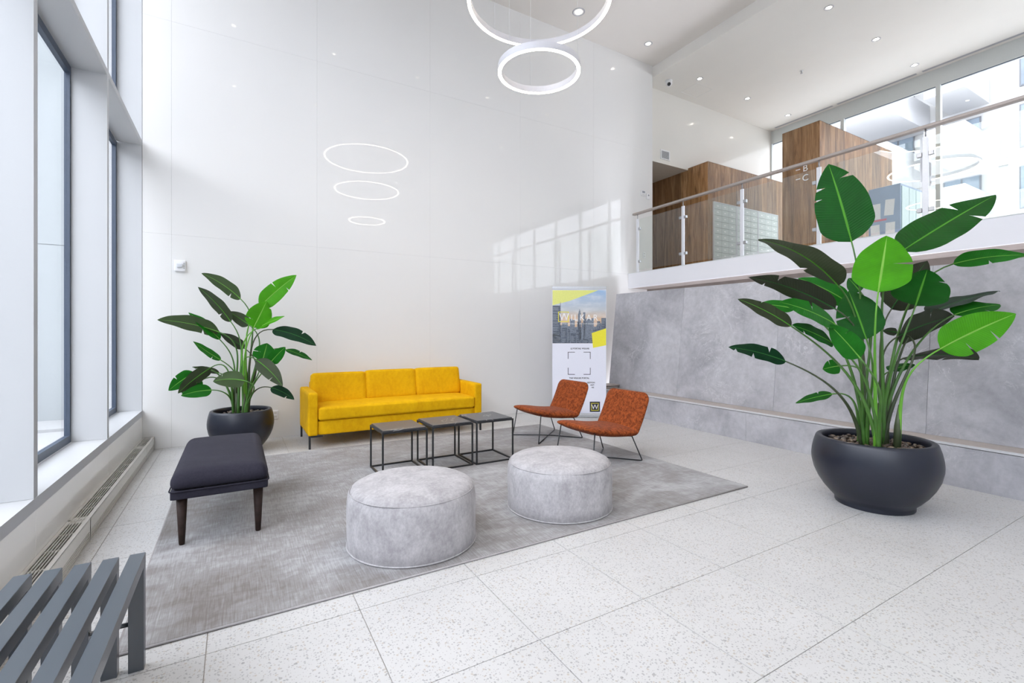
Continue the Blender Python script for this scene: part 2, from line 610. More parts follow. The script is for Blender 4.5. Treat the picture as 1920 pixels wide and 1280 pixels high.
def words(name, body, size, loc, rot, mat, parent=None, align='CENTER', spacing=1.0, extrude=0.0006, xscale=1.0, leading=1.0, bold=0.0):
    cu = bpy.data.curves.new(name, 'FONT')
    cu.body = body
    cu.size = size
    cu.align_x = align
    cu.space_character = spacing
    cu.space_line = leading
    cu.extrude = extrude
    cu.offset = bold
    cu.resolution_u = 3
    tmp = bpy.data.objects.new(name, cu)
    COL.objects.link(tmp)
    dg = bpy.context.evaluated_depsgraph_get()
    me = bpy.data.meshes.new_from_object(tmp.evaluated_get(dg))
    COL.objects.unlink(tmp)
    bpy.data.objects.remove(tmp)
    bpy.data.curves.remove(cu)
    me.name = name
    me.materials.clear()
    me.materials.append(mat)
    o = bpy.data.objects.new(name, me)
    COL.objects.link(o)
    o.location = loc
    o.rotation_euler = rot
    o.scale = (xscale, 1, 1)
    if parent:
        o.parent = parent
    return o


def dup(root, loc=None, rz=None, label=None):
    """a copy of a thing with copies of its parts and sub-parts"""
    r = root.copy()
    COL.objects.link(r)
    if loc is not None:
        r.location = loc
    if rz is not None:
        r.rotation_euler = (0, 0, rz)
    if label:
        r['label'] = label
    for ch in list(root.children):
        c = ch.copy()
        COL.objects.link(c)
        c.parent = r
        for g in list(ch.children):
            d = g.copy()
            COL.objects.link(d)
            d.parent = c
    return r


def piece(src, loc, parent=None, rz=None):
    o = src.copy()
    COL.objects.link(o)
    o.location = loc
    if rz is not None:
        o.rotation_euler = (0, 0, rz)
    if parent:
        o.parent = parent
    return o


# ================================================================== SETTING
YB = 6.63          # face of the back wall
XL = -0.90         # inner face of the window wall
Q = 6.93           # painted wall at the back of the mezzanine
XW = 11.60         # glazing of the mezzanine
ZM = 2.45          # mezzanine floor
YR = -9.0          # rear of the lobby

# ---- floor: every tile is a piece laid in the grout bed
floor = struct(bbox('floor', (-0.9, YR, -0.12), (5.9, YB + 0.1, -0.004), M['grout']))
P_ = 0.61
GAP = 0.0019


def tile_proto(w, d):
    bm = bmesh.new()
    box(bm, (GAP, GAP, -0.012), (w - GAP, d - GAP, 0))
    o = mesh('tile', bm, M['terrazzo'])
    COL.objects.unlink(o)
    return o


tile_cache = {}
xs = [-0.9, -0.715] + [-0.715 + P_ * i for i in range(1, 11)] + [5.72]
ys = [1.06 + P_ * i for i in range(-2, 10)] + [YB]
for x0, x1 in zip(xs, xs[1:]):
    for y0, y1 in zip(ys, ys[1:]):
        key = (round(x1 - x0, 3), round(y1 - y0, 3))
        if key not in tile_cache:
            tile_cache[key] = tile_proto(*key)
        t = tile_cache[key].copy()
        COL.objects.link(t)
        t.location = (x0, y0, 0)
        t.parent = floor
bbox('tile', (-0.9, YR, -0.012), (5.72, ys[0], 0), M['terrazzo'], floor)

# ---- back wall: lacquered panels with hairline joints
wall_back = struct(bbox('wall_back', (-1.30, YB + 0.012, 0), (7.10, YB + 0.13, 6.75), M['white_paint']))
cx = [XL, -0.635, 0.92, 2.48, 4.04, 5.60, 7.10]
cz = [0, 2.44, 4.88, 6.59]
for x0, x1 in zip(cx, cx[1:]):
    for z0, z1 in zip(cz, cz[1:]):
        bm = bmesh.new()
        box(bm, (x0 + 0.0004, YB, z0 + 0.0004), (x1 - 0.0004, YB + 0.0118, z1 - 0.0004))
        bevel(bm, 0.0006, 1)
        mesh('panel', bm, M['gloss_panel'], wall_back)
bbox('jamb_board', (-1.12, YB - 0.004, 0.448), (XL - 0.002, YB + 0.011, 6.59), M['board_white'], wall_back)

ZT_ = 4.87
# painted wall and corridor mouth behind the mezzanine
bm = bmesh.new()
box(bm, (7.10, Q, 4.87), (8.51, Q + 0.12, 6.6))
box(bm, (8.51, Q, ZT_), (XW + 0.3, Q + 0.12, 6.6))
box(bm, (8.53, Q, 2.2), (XW + 0.3, Q + 0.12, ZT_))
box(bm, (7.04, YB + 0.14, 2.2), (7.10, 10.2, 6.6))
box(bm, (7.10, 10.1, 2.2), (8.7, 10.2, 5.0))
box(bm, (7.10, Q + 0.12, 4.87), (8.7, 10.2, 4.95))
wall_mezz = struct(mesh('wall_mezzanine', bm, M['satin_paint']))

# ---- ceilings
ceil_main = struct(bbox('ceiling', (-1.3, YR, 6.59), (7.13, YB + 0.02, 6.75), M['ceiling_paint']))
ceil_mezz = struct(bbox('ceiling', (7.13, YR, 6.38), (XW + 0.3, Q, 6.75), M['ceiling_gloss']))
bm = bmesh.new()
for lo, hi in (((8.06, 6.34), (8.54, 6.348)), ((8.06, 6.742), (8.54, 6.75)), ((8.06, 6.348), (8.068, 6.742)), ((8.532, 6.348), (8.54, 6.742))):
    box(bm, (*lo, 6.377), (*hi, 6.3805))
mesh('access_panel', bm, M['white_paint'], ceil_mezz)

# ---- rear wall of the lobby, behind the camera
struct(bbox('wall_rear', (-1.3, YR - 0.15, 0), (XW + 0.3, YR, 6.75), M['white_paint']))

# ---- window wall on the left: dado panels, sill, fins and transom boards
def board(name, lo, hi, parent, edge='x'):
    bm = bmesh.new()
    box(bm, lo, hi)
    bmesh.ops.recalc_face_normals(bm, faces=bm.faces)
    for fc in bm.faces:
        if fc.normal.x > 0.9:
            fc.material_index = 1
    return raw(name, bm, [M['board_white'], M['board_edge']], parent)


wall_left = struct(bbox('wall_left', (-1.25, YR, 0), (-0.912, YB, 0.380), M['white_paint']))
fins = [4.992 - 1.615 * i for i in range(9)]
edges = [YB] + fins + [YR]
for a, b in zip(edges, edges[1:]):
    bm = bmesh.new()
    box(bm, (-0.911, b + 0.001, 0.002), (XL, a - 0.001, 0.382))
    bevel(bm, 0.001, 1)
    mesh('panel', bm, M['gloss_panel'], wall_left)
    board('transom_board', (-1.12, b + 0.028, 3.402), (XL, a - 0.028, 3.452), wall_left)
board('sill_board', (-1.12, YR, 0.383), (XL + 0.002, YB - 0.005, 0.448), wall_left)
for y in fins:
    board('fin', (-1.12, y - 0.028, 0.449), (XL, y + 0.028, 6.59), wall_left)
nwin = 0
for a, b in zip(edges, edges[1:]):
    for z0, z1 in ((0.448, 3.402), (3.452, 6.59)):
        nwin += 1
        wd = holder('window_%d' % nwin, 'tall window pane in a dark frame between white fins', 'window')
        wd['group'] = 'windows of the glazed wall'
        bm = bmesh.new()
        f = 0.058
        box(bm, (-1.155, b, z0), (-1.121, b + f, z1))
        box(bm, (-1.155, a - f, z0), (-1.121, a, z1))
        box(bm, (-1.155, b + f, z0), (-1.121, a - f, z0 + f))
        box(bm, (-1.155, b + f, z1 - f), (-1.121, a - f, z1))
        mesh('frame', bm, M['frame_dark'], wd)
        bbox('pane', (-1.146, b + f, z0 + f), (-1.138, a - f, z1 - f), M['glass'], wd)

# ---- mezzanine slab, white fascia, recess below it
fm = struct(bbox('floor_mezzanine', (6.474, YR, 2.17), (XW + 0.3, 10.2, ZM - 0.012), M['soffit']))
bbox('floor_finish', (6.62, YR, ZM - 0.012), (XW, 10.1, ZM), M['terrazzo'], fm)
fascia = struct(bbox('trim_1', (6.45, YR, 2.165), (6.473, YB - 0.001, 2.442), M['fascia'], None, 0.003, 1))
bbox('capping', (6.445, YR, 2.442), (6.60, YB - 0.001, 2.452), M['window_frame'], fascia)
struct(bbox('wall_recess', (6.95, YR, 0), (7.05, YB, 2.17), M['soffit']))
# the lowest stretch of wall behind the stone, right of the last lacquered panel
# ---- leaning stone wall with a plinth and a ledge
def stone_x(y):
    return 5.62 + 0.041 * (y - 2.67)


def stone_top(y):
    return 2.025 - 0.0155 * (6.42 - y)


LEAN = 0.186


def stone_slab(bm, y0, y1, off, th):
    vs = []
    for y in (y0, y1):
        zt = stone_top(y) - (0.03 if off else 0)
        xb, xt = stone_x(y) + off, stone_x(y) + LEAN * (zt - 0.363) / 1.707 + off
        vs.append([bm.verts.new(q) for q in ((xb, y, 0.363), (xt, y, zt), (xt + th, y, zt), (xb + th, y, 0.363))])
    a, b = vs
    bm.faces.new(a)
    bm.faces.new(b)
    for i in range(4):
        j = (i + 1) % 4
        bm.faces.new((a[i], a[j], b[j], b[i]))


bm = bmesh.new()
stone_slab(bm, YR, 6.41, 0.022, 0.25)
wall_right = struct(mesh('wall_right', bm, M['soffit']))
js = [6.42, 4.86, 3.35, 1.855, 0.35, -1.15, -2.65, -4.15, -5.65, -7.15, YR]
for a, b in zip(js, js[1:]):
    bm = bmesh.new()
    stone_slab(bm, b + 0.001, a - 0.001, 0.0, 0.02)
    bevel(bm, 0.0012, 1)
    mesh('panel', bm, M['grey_stone'], wall_right)


def plinth_x(y):
    return 5.28 + 0.033 * (y - 1.0)


def plinth_piece(name, y0, y1, x_in, z0, z1, mat, parent, x_out=None):
    bm = bmesh.new()
    for y, s in ((y0, 0), (y1, 1)):
        xo = plinth_x(y) - x_in
        xi = x_out(y) if x_out else xo + 0.02
        q = [bm.verts.new(p) for p in ((xo, y, z0), (xo, y, z1), (xi, y, z1), (xi, y, z0))]
        if s == 0:
            first = q
    bm.faces.new(first)
    bm.faces.new(q)
    for i in range(4):
        j = (i + 1) % 4
        bm.faces.new((first[i], first[j], q[j], q[i]))
    return mesh(name, bm, mat, parent)


YP = 6.40
pj = [YP, 5.09, 3.515, 1.94, 0.37, -1.2, -2.8, -4.4, -6.0, -7.6, YR]
for a, b in zip(pj, pj[1:]):
    plinth_piece('panel', b + 0.001, a - 0.001, 0.0, 0.0, 0.340, M['grey_stone'], wall_right)
plinth_piece('plinth_core', YR, YP - 0.003, -0.022, 0.0, 0.342, M['dark_gap'], wall_right, lambda y: stone_x(y) + 0.2)
plinth_piece('ledge', YR, YP, -0.012, 0.344, 0.362, M['ledge_top'], wall_right, lambda y: stone_x(y) + 0.02)
plinth_piece('ledge_trim', YR, YP, 0.004, 0.346, 0.366, M['trim_alu'], wall_right, lambda y: plinth_x(y) + 0.010)

# ---- mezzanine glazing
wall_glazed = struct(bbox('wall_mezzanine_window', (XW, YR, 6.06), (XW + 0.12, Q, 6.38), M['window_frame']))
my = [Q, 5.31, 3.66, 2.01, 0.36, -1.29, -2.94, -4.59, -6.24, -7.89, YR]
for a, b in zip(my, my[1:]):
    nwin += 1
    wd = holder('window_%d' % nwin, 'large clear pane of the mezzanine glazing facing white apartments', 'window')
    wd['group'] = 'panes of the mezzanine glazing'
    bm = bmesh.new()
    f = 0.035
    box(bm, (XW - 0.02, b, ZM), (XW + 0.08, b + f, 6.06))
    box(bm, (XW - 0.02, a - f, ZM), (XW + 0.08, a, 6.06))
    box(bm, (XW, b + f, ZM), (XW + 0.08, a - f, ZM + 0.06))
    mesh('frame', bm, M['window_frame'], wd)
    bm = bmesh.new()
    g = 0.008
    box(bm, (XW + 0.02, b + f, 6.05), (XW + 0.05, a - f, 6.06))
    mesh('gasket', bm, M['frame_dark'], wd)
    bbox('pane', (XW + 0.03, b + f, ZM + 0.06), (XW + 0.04, a - f, 6.05), M['glass'], wd)

# ---- walnut clad partitions on the mezzanine
def clad_x(parent, x, ya, yb, z0, z1, w=0.19):
    """boards on a face that looks towards -X"""
    n = max(1, round(abs(yb - ya) / w))
    s = (yb - ya) / n
    for i in range(n):
        bbox('plank', (x - 0.014, ya + i * s + 0.0005, z0), (x, ya + (i + 1) * s - 0.0005, z1), M['walnut'], parent)


def clad_y(parent, y, xa, xb, z0, z1, w=0.19):
    n = max(1, round(abs(xb - xa) / w))
    s = (xb - xa) / n
    for i in range(n):
        bbox('plank', (xa + i * s + 0.0005, y - 0.014, z0), (xa + (i + 1) * s - 0.0005, y, z1), M['walnut'], parent)


ZT = 4.91
part_a = struct(bbox('wall_mailroom', (8.524, 6.444, ZM), (XW - 0.05, 9.9, ZT - 0.006), M['dark_gap']))
clad_x(part_a, 8.524, 6.43, Q, ZM, ZT)
clad_x(part_a, 8.524, Q, 9.9, ZM, 4.868)
clad_y(part_a, 6.444, 8.51, XW - 0.05, ZM, ZT)
YV = 4.243
part_b = struct(bbox('wall_vestibule', (8.524, YV + 0.014, ZM), (11.2, 4.86, ZT - 0.006), M['dark_gap']))
clad_x(part_b, 8.524, YV, 4.875, ZM, ZT, 0.21)
clad_y(part_b, YV + 0.014, 8.51, 11.2, ZM, ZT, 0.17)
bbox('top_board', (8.51, YV, ZT - 0.006), (11.2, 4.875, ZT), M['walnut'], part_b)
bbox('top_board', (8.51, 6.43, ZT - 0.006), (XW - 0.05, Q - 0.002, ZT), M['walnut'], part_a)

# ---- outside: paving, a pale wing of the building, the apartments across the street
struct(bbox('ground', (-40, -30, -0.30), (-1.26, 60, -0.02), M['pavement']))
struct(bbox('street', (XW + 0.4, -30, -0.30), (70, 60, -0.02), M['street']))
wing = struct(bbox('wall_exterior', (-16, 9.5, -0.1), (-1.3, 9.9, 9.0), M['outer_wall']))
for i in range(6):
    for z0, z1 in ((0.02, 2.62), (2.63, 5.8), (5.81, 8.9)):
        bbox('panel', (-1.3 - 2.4 * (i + 1) + 0.004, 9.485, z0), (-1.3 - 2.4 * i - 0.004, 9.5, z1), M['outer_wall'], wing)
opp = thing('sky_blocker', 'unseen pale block added outside the tall windows to cut the sky light', 'building', (-16, -4, -0.02))  # unseen building added to cut the skylight from the left
bbox('wall', (-4, -40, 0), (0, 24, 8.5), M['outer_wall'], opp)
for j in range(3):
    for i in range(16):
        fr = bbox('window', (0.001, -34 + i * 3.4, 1.0 + j * 2.7), (0.03, -32 + i * 3.4, 2.6 + j * 2.7), M['far_frame'], opp)
        bbox('pane', (0.031, -33.92 + i * 3.4, 1.08 + j * 2.7), (0.04, -32.08 + i * 3.4, 2.52 + j * 2.7), M['far_glass'], fr)
kerb = bbox('kerb', (-12, 8.6, -0.02), (-1.4, 9.48, 0.02), M['pavement'])
struct(kerb)
mk = words('painted_mark', 'S', 0.62, (-2.62, 8.78, 0.0215), (0, 0, 0.25), plain('faded_blue', (0.34, 0.43, 0.62), 0.8), kerb)

apt = thing('apartment_building', 'white apartment block with boxed balconies beyond the mezzanine windows', 'building', (30, 12, -0.02))
def ap(name, lo, hi, mat, parent=None):
    o = (30, 12, -0.02)
    return bbox(name, tuple(a - b for a, b in zip(lo, o)), tuple(a - b for a, b in zip(hi, o)), mat, parent or apt)


ap('wall', (30, -16, -0.02), (40, 40, 30), M['facade'])
for kf in range(-1, 6):
    z = 9.2 + 2.7 * kf
    ap('storey_band', (29.9, -16, z - 0.28), (29.999, 40, z), M['balcony'])
    for y0 in (-2.2, 0.4, 3.0, 5.3, 7.9, 10.4, 13.2):
        fr = ap('window', (29.93, y0, z + 0.35), (29.999, y0 + 1.35, z + 2.25), M['far_frame'])
        for h in (0, 1):
            ap('pane', (29.915, y0 + 0.05 + h * 0.66, z + 0.40), (29.929, y0 + 0.64 + h * 0.66, z + 2.20), M['far_glass'], fr)
    for y0, y1, xf, dz in ((7.6, 9.0, 26.9, 0.0), (9.75, 14.2, 25.2, 2.2), (3.2, 4.9, 26.9, 0.9), (-0.5, 1.4, 26.9, 0.0)):
        zb = z + dz
        ap('balcony_floor', (xf, y0, zb), (29.9, y1, zb + 0.16), M['balcony'])
        ap('balcony_parapet', (xf, y0, zb + 0.161), (xf + 0.08, y1, zb + 1.25), M['balcony'])
        ap('balcony_parapet', (xf + 0.081, y0, zb + 0.161), (29.9, y0 + 0.08, zb + 1.25), M['balcony'])
        ap('balcony_parapet', (xf + 0.081, y1 - 0.08, zb + 0.161), (29.9, y1, zb + 1.25), M['balcony'])

# ================================================================== FITTINGS OF THE ROOM
# ---- baseboard heaters under the windows
def heater(y0, y1, label):
    t = thing('baseboard_heater', label, 'heater', (-0.845, (y0 + y1) / 2, 0), 0, 'heater units along the glazed wall')
    L = (y1 - y0) / 2 - 0.002
    x0, x1, H = -0.053, 0.055, 0.142
    bm = bmesh.new()
    box(bm, (x0, -L, 0), (x0 + 0.012, L, H))                 # back plate
    box(bm, (x1 - 0.008, -L, 0.062), (x1, L, H))             # front plate
    box(bm, (x0, -L, 0), (x1, -L + 0.006, H))
    box(bm, (x0, L - 0.006, 0), (x1, L, H))
    box(bm, (x1 - 0.018, -L, H - 0.004), (x1, L, H + 0.0015))
    mesh('casing', bm, M['heater'], t)
    bbox('convector', (x0 + 0.013, -L + 0.008, 0.004), (x1 - 0.012, L - 0.008, 0.095), M['dark_gap'], t)  # near-black block puts the shade of the heater cavity into colour
    for i in range(6):                                        # long bars of the top grille
        x = x0 + 0.0135 + i * 0.0142
        bbox('grille_bar', (x, -L + 0.006, H - 0.008), (x + 0.0042, L - 0.006, H), M['heater'], t)
    ny = int((2 * L) / 0.22)
    for i in range(1, ny):
        y = -L + 2 * L * i / ny
        bbox('grille_rib', (x0 + 0.012, y - 0.004, H - 0.012), (x1 - 0.012, y + 0.004, H - 0.004), M['heater'], t)
    for s in (-1, 1):
        bbox('end_plate', (x0 + 0.012, min(s * L, s * (L - 0.06)), H - 0.013), (x1 - 0.010, max(s * L, s * (L - 0.06)), H - 0.005), M['heater'], t)
    for i in range(4):                                        # louvres of the front
        z = 0.006 + i * 0.0142
        bbox('louvre', (x1 - 0.010, -L + 0.02, z), (x1 - 0.001, L - 0.02, z + 0.006), M['heater'], t)
    for s in (-1, 1):
        bbox('end_cap', (x1 - 0.009, min(s * L, s * (L - 0.02)), 0), (x1, max(s * L, s * (L - 0.02)), 0.062), M['heater'], t)
    return t


heater(6.10, YB - 0.004, 'short beige baseboard heater unit ending in the corner by the back wall')
heater(3.91, 6.10, 'middle beige baseboard heater unit, beside the dark upholstered bench')
heater(1.72, 3.91, 'beige baseboard heater unit running behind the black slatted bench')

# ---- ceiling downlights
WATT = 26.0


def downlight(x, y, z, r, label, group, watts=WATT):
    t = thing('downlight', label, 'ceiling light', (x, y, z), 0, group)
    mesh('trim_ring', lathe([(r * 1.22, 0.0), (r * 1.22, -0.004), (r, -0.006), (r * 0.98, 0.0), (r * 1.22, 0.0)], 28), M['ring_housing'], t, True)
    mesh('reflector', lathe([(r, -0.002), (r * 0.96, -0.003), (r * 0.6, -0.0008), (r, -0.0008)], 28), M['white_plastic'], t, True)
    lt = bpy.data.lights.new('spot', 'SPOT')
    lt.energy = watts
    lt.color = (1.0, 0.84, 0.66)
    lt.spot_size = math.radians(62)
    lt.spot_blend = 0.9
    lt.shadow_soft_size = 0.06
    lo = bpy.data.objects.new('spot', lt)
    COL.objects.link(lo)
    lo.parent = t
    lo.location = (0, 0, -0.05)
    mesh('lamp', lathe([(0, -0.0025), (r * 0.60, -0.0025), (r * 0.60, -0.0005), (0, -0.0005)], 24), M['spot_light'], t, True)
    return t


downlight(4.86, 6.13, 6.59, 0.085, 'large recessed ceiling light above the ring lamp, near the back wall', 'downlights of the high ceiling', 8.0)
downlight(6.49, 6.16, 6.59, 0.06, 'small recessed ceiling light of the high ceiling, next to the bulkhead', 'downlights of the high ceiling', 6.0)
dl = [(7.97, 3.84, 'recessed downlight nearest the bulkhead in the front row of the mezzanine ceiling'),
      (9.53, 3.84, 'middle recessed downlight in the front row of the mezzanine ceiling'),
      (11.07, 3.84, 'faint recessed downlight of the front row, next to the mezzanine windows'),
      (7.97, 6.21, 'recessed downlight beside the ceiling access panel and the camera'),
      (9.53, 6.21, 'middle recessed downlight of the back row, over the mailboxes'),
      (11.07, 6.21, 'recessed downlight in the far corner over the walnut partition')]
for x, y, lb in dl:
    downlight(x, y, 6.38, 0.055, lb, 'downlights of the mezzanine ceiling', 70.0)
for i, y in enumerate((3.87, 1.58, -0.71, -3.0)):     # unseen rows carried on over the lobby to add warm fill light
    for x in (-0.03, 1.60, 3.23, 4.86, 6.49):
        if True:
            downlight(x, y, 6.59, 0.06, 'unseen recessed light added to the high ceiling for warm fill', 'unseen downlights added for warm fill', 30.0 if x < 4 else 20.0)

for y0, y1, lb in ((5.45, 6.75, 'slim ceiling slot diffuser in the far corner above the windows'), (3.95, 5.36, 'slim ceiling slot diffuser above the middle mezzanine pane'), (2.0, 3.86, 'slim ceiling slot diffuser over the nearest mezzanine pane')):
    t = thing('slot_diffuser', lb, 'air vent', (11.47, (y0 + y1) / 2, 6.38), 0, 'slot diffusers along the mezzanine windows')
    h = (y1 - y0) / 2
    bm = bmesh.new()
    for x in (-0.03, -0.006, 0.018):
        box(bm, (x, -h, -0.004), (x + 0.014, h, 0))
    mesh('frame', bm, M['ring_housing'], t)
    bbox('slot', (-0.028, -h + 0.01, -0.002), (0.03, h - 0.01, 0), M['grey_plastic'], t)

t = thing('sprinkler_head', 'tiny sprinkler head hanging from the mezzanine ceiling', 'sprinkler', (9.43, 5.03, 6.38))
mesh('escutcheon', lathe([(0, 0), (0.035, 0), (0.03, -0.006), (0.012, -0.01), (0, -0.01)], 16), M['white_plastic'], t, True)
mesh('nozzle', lathe([(0, -0.01), (0.012, -0.01), (0.010, -0.045), (0, -0.045)], 12), M['clamp_steel'], t, True)
mesh('deflector', lathe([(0, -0.046), (0.022, -0.046), (0.022, -0.05), (0, -0.05)], 12), M['clamp_steel'], t, True)

t = thing('security_camera', 'white turret security camera with dark lens on the mezzanine ceiling', 'camera', (7.50, 6.58, 6.38))
mesh('mount', lathe([(0, 0), (0.075, 0), (0.07, -0.02), (0.045, -0.035), (0, -0.035)], 24), M['white_plastic'], t, True)
bm = bmesh.new()
bmesh.ops.create_uvsphere(bm, u_segments=20, v_segments=12, radius=0.062)
bmesh.ops.translate(bm, verts=bm.verts, vec=(-0.01, -0.02, -0.065))
mesh('turret', bm, M['white_plastic'], t, True)
bm = bmesh.new()
d = Vector((-0.62, -0.55, -0.55)).normalized()
c0 = Vector((-0.01, -0.02, -0.065))
tube(bm, [c0 + d * 0.045, c0 + d * 0.07], 0.034, 16)
mesh('lens', bm, M['lens'], t)

# ---- vent, thermostat, small sensor, strobe, sockets
t = thing('wall_vent', 'white square air vent with grey louvres above the corridor opening', 'air vent', (7.79, Q, 5.06))
bm = bmesh.new()
box(bm, (-0.14, -0.012, -0.10), (0.14, 0, -0.078)); box(bm, (-0.14, -0.012, 0.078), (0.14, 0, 0.10))
box(bm, (-0.14, -0.012, -0.078), (-0.112, 0, 0.078)); box(bm, (0.112, -0.012, -0.078), (0.14, 0, 0.078))
mesh('frame', bm, M['white_plastic'], t)
bbox('backing', (-0.112, -0.002, -0.078), (0.112, 0, 0.078), M['dark_gap'], t)
for i in range(9):
    z = -0.072 + i * 0.0172
    bbox('louvre', (-0.112, -0.010, z), (0.112, -0.002, z + 0.009), M['alu'], t)

t = thing('thermostat', 'beige wall thermostat with a dark display above the railing end', 'thermostat', (6.832, YB, 4.035))
mesh('case', pillow((-0.056, -0.025, -0.055), (0.056, 0, 0.055), 0.008, 0, 6), M['white_plastic'], t, True)
bbox('display', (-0.035, -0.0265, 0.0), (0.038, -0.025, 0.04), M['grey_plastic'], t)
for i in range(3):
    bbox('button', (-0.035 + i * 0.026, -0.0275, -0.035), (-0.018 + i * 0.026, -0.025, -0.02), M['heater'], t)
t = thing('wall_sensor', 'small white wall sensor with a dark dot, right of the thermostat', 'sensor', (6.962, YB, 3.99))
mesh('case', pillow((-0.042, -0.022, -0.055), (0.042, 0, 0.055), 0.008, 0, 6), M['white_plastic'], t, True)
bm = bmesh.new()
tube(bm, [(0.008, -0.021, 0.022), (0.008, -0.026, 0.022)], 0.016, 14)
mesh('dot', bm, M['grey_plastic'], t)

t = thing('fire_alarm_strobe', 'white fire alarm strobe on the back wall above the left plant', 'alarm', (-0.555, YB, 2.085))
mesh('case', pillow((-0.055, -0.03, -0.065), (0.055, 0, 0.065), 0.010, 0, 6), M['white_plastic'], t, True)
mesh('strobe_lens', pillow((-0.028, -0.052, -0.022), (0.028, -0.028, 0.022), 0.008, 0, 6), plain('strobe_lens', (0.62, 0.64, 0.68), 0.1), t, True)
for i in range(4):
    bbox('speaker_slot', (0.034, -0.0312, -0.03 + i * 0.018), (0.048, -0.0302, -0.022 + i * 0.018), M['grey_plastic'], t)


def socket(x, y, z, label):
    t = thing('wall_socket', label, 'socket', (x, y, z))
    mesh('cover_plate', pillow((-0.036, -0.007, -0.058), (0.036, 0, 0.058), 0.003, 0, 5), M['white_plastic'], t, True)
    for s in (-1, 1):
        bbox('outlet', (-0.016, -0.009, s * 0.024 - 0.014), (0.016, -0.007, s * 0.024 + 0.014), M['heater'], t)


socket(6.87, YB, 2.84, 'white wall socket behind the first glass railing panel')
socket(0.43, YB, 0.285, 'white wall socket low on the back wall behind the left planter')

# ---- glass railing along the mezzanine edge
t = thing('glass_railing', 'glass railing with steel posts and a bronze handrail on the mezzanine edge', 'railing', (6.52, 3.0, 2.452))
X0, Y0, Z0 = 6.52, 3.0, 2.452
posts = [6.455, 5.41, 4.335, 3.26, 2.165, 1.09, 0.01, -1.07]
bm = bmesh.new()
box(bm, (-0.035, posts[-1] - Y0, 3.545 - Z0), (0.035, 6.56 - Y0, 3.582 - Z0))
bevel(bm, 0.008, 2)
mesh('handrail', bm, M['rail_bronze'], t)
for y in posts:
    bm = bmesh.new()
    box(bm, (-0.012, y - Y0 - 0.026, 0), (0.012, y - Y0 + 0.026, 3.46 - Z0))
    bevel(bm, 0.002, 1)
    p = mesh('post', bm, M['steel_white'], t)
    bbox('foot_plate', (-0.045, y - Y0 - 0.05, 0), (0.045, y - Y0 + 0.05, 0.008), M['steel_white'], p)
    bm = bmesh.new()
    tube(bm, [(0, y - Y0, 3.46 - Z0), (0, y - Y0, 3.546 - Z0)], 0.008, 10)
    mesh('stem', bm, M['clamp_steel'], p)
    for z in (3.27, 2.66):
        for s in ((-1,) if y > 6.4 else (-1, 1)):
            bm = bmesh.new()
            box(bm, (-0.02, min(s * 0.027, s * 0.075) + y - Y0, z - Z0 - 0.022), (0.02, max(s * 0.027, s * 0.075) + y - Y0, z - Z0 + 0.022))
            bevel(bm, 0.003, 1)
            mesh('clamp', bm, M['clamp_steel'], p)
for a, b in zip(posts, posts[1:]):
    bm = bmesh.new()
    box(bm, (-0.005, b - Y0 + 0.05, 2.50 - Z0), (0.005, a - Y0 - 0.05, 3.45 - Z0))
    mesh('glass_panel', bm, M['rail_glass'], t)

# ---- ring chandelier
t = thing('ring_chandelier', 'chandelier of stacked glowing rings hung on thin wires', 'chandelier', (2.31, 3.47, 6.59))
mesh('canopy', lathe([(0, 0), (0.12, 0), (0.12, -0.03), (0.11, -0.035), (0, -0.035)], 40), M['ring_housing'], t, True)
for D, z in ((0.725, 3.60), (1.265, 4.215), (1.64, 4.85)):
    r = D / 2
    zz = z - 6.59
    hs = mesh('ring', lathe([(r, zz + 0.004), (r, zz + 0.062), (r - 0.030, zz + 0.062), (r - 0.030, zz + 0.004), (r, zz + 0.004)], 96), M['ring_housing'], t)
    for pl in hs.data.polygons:
        pl.use_smooth = False
    mesh('light_strip', lathe([(r - 0.001, zz), (r - 0.001, zz + 0.018), (r - 0.029, zz + 0.018), (r - 0.029, zz), (r - 0.001, zz)], 96), M['ring_light'], hs)
    bm = bmesh.new()
    for i in range(3):
        a = 2 * PI * i / 3 + 0.5 + D
        tube(bm, [((r - 0.015) * math.cos(a), (r - 0.015) * math.sin(a), zz + 0.06), ((r - 0.015) * math.cos(a) * (0.98 if D > 1 else 0.9), (r - 0.015) * math.sin(a) * (0.98 if D > 1 else 0.9), -0.002)], 0.0013, 5)
    mesh('wire', bm, M['wire'], t)

# ---- letters on the walnut partition
t = thing('wayfinding_letters', 'white letters B and C with dashes on the walnut partition', 'sign', (8.509, 4.56, 4.12))
for body, z in (('B', 0.0), ('C', -0.165)):
    words('letter', body, 0.155, (0, -0.085, z), (PI / 2, 0, -PI / 2), M['white_print'], t, 'CENTER', 1, 0.004)
    bbox('dash', (-0.004, 0.0, z + 0.050), (0, 0.075, z + 0.064), M['white_print'], t)

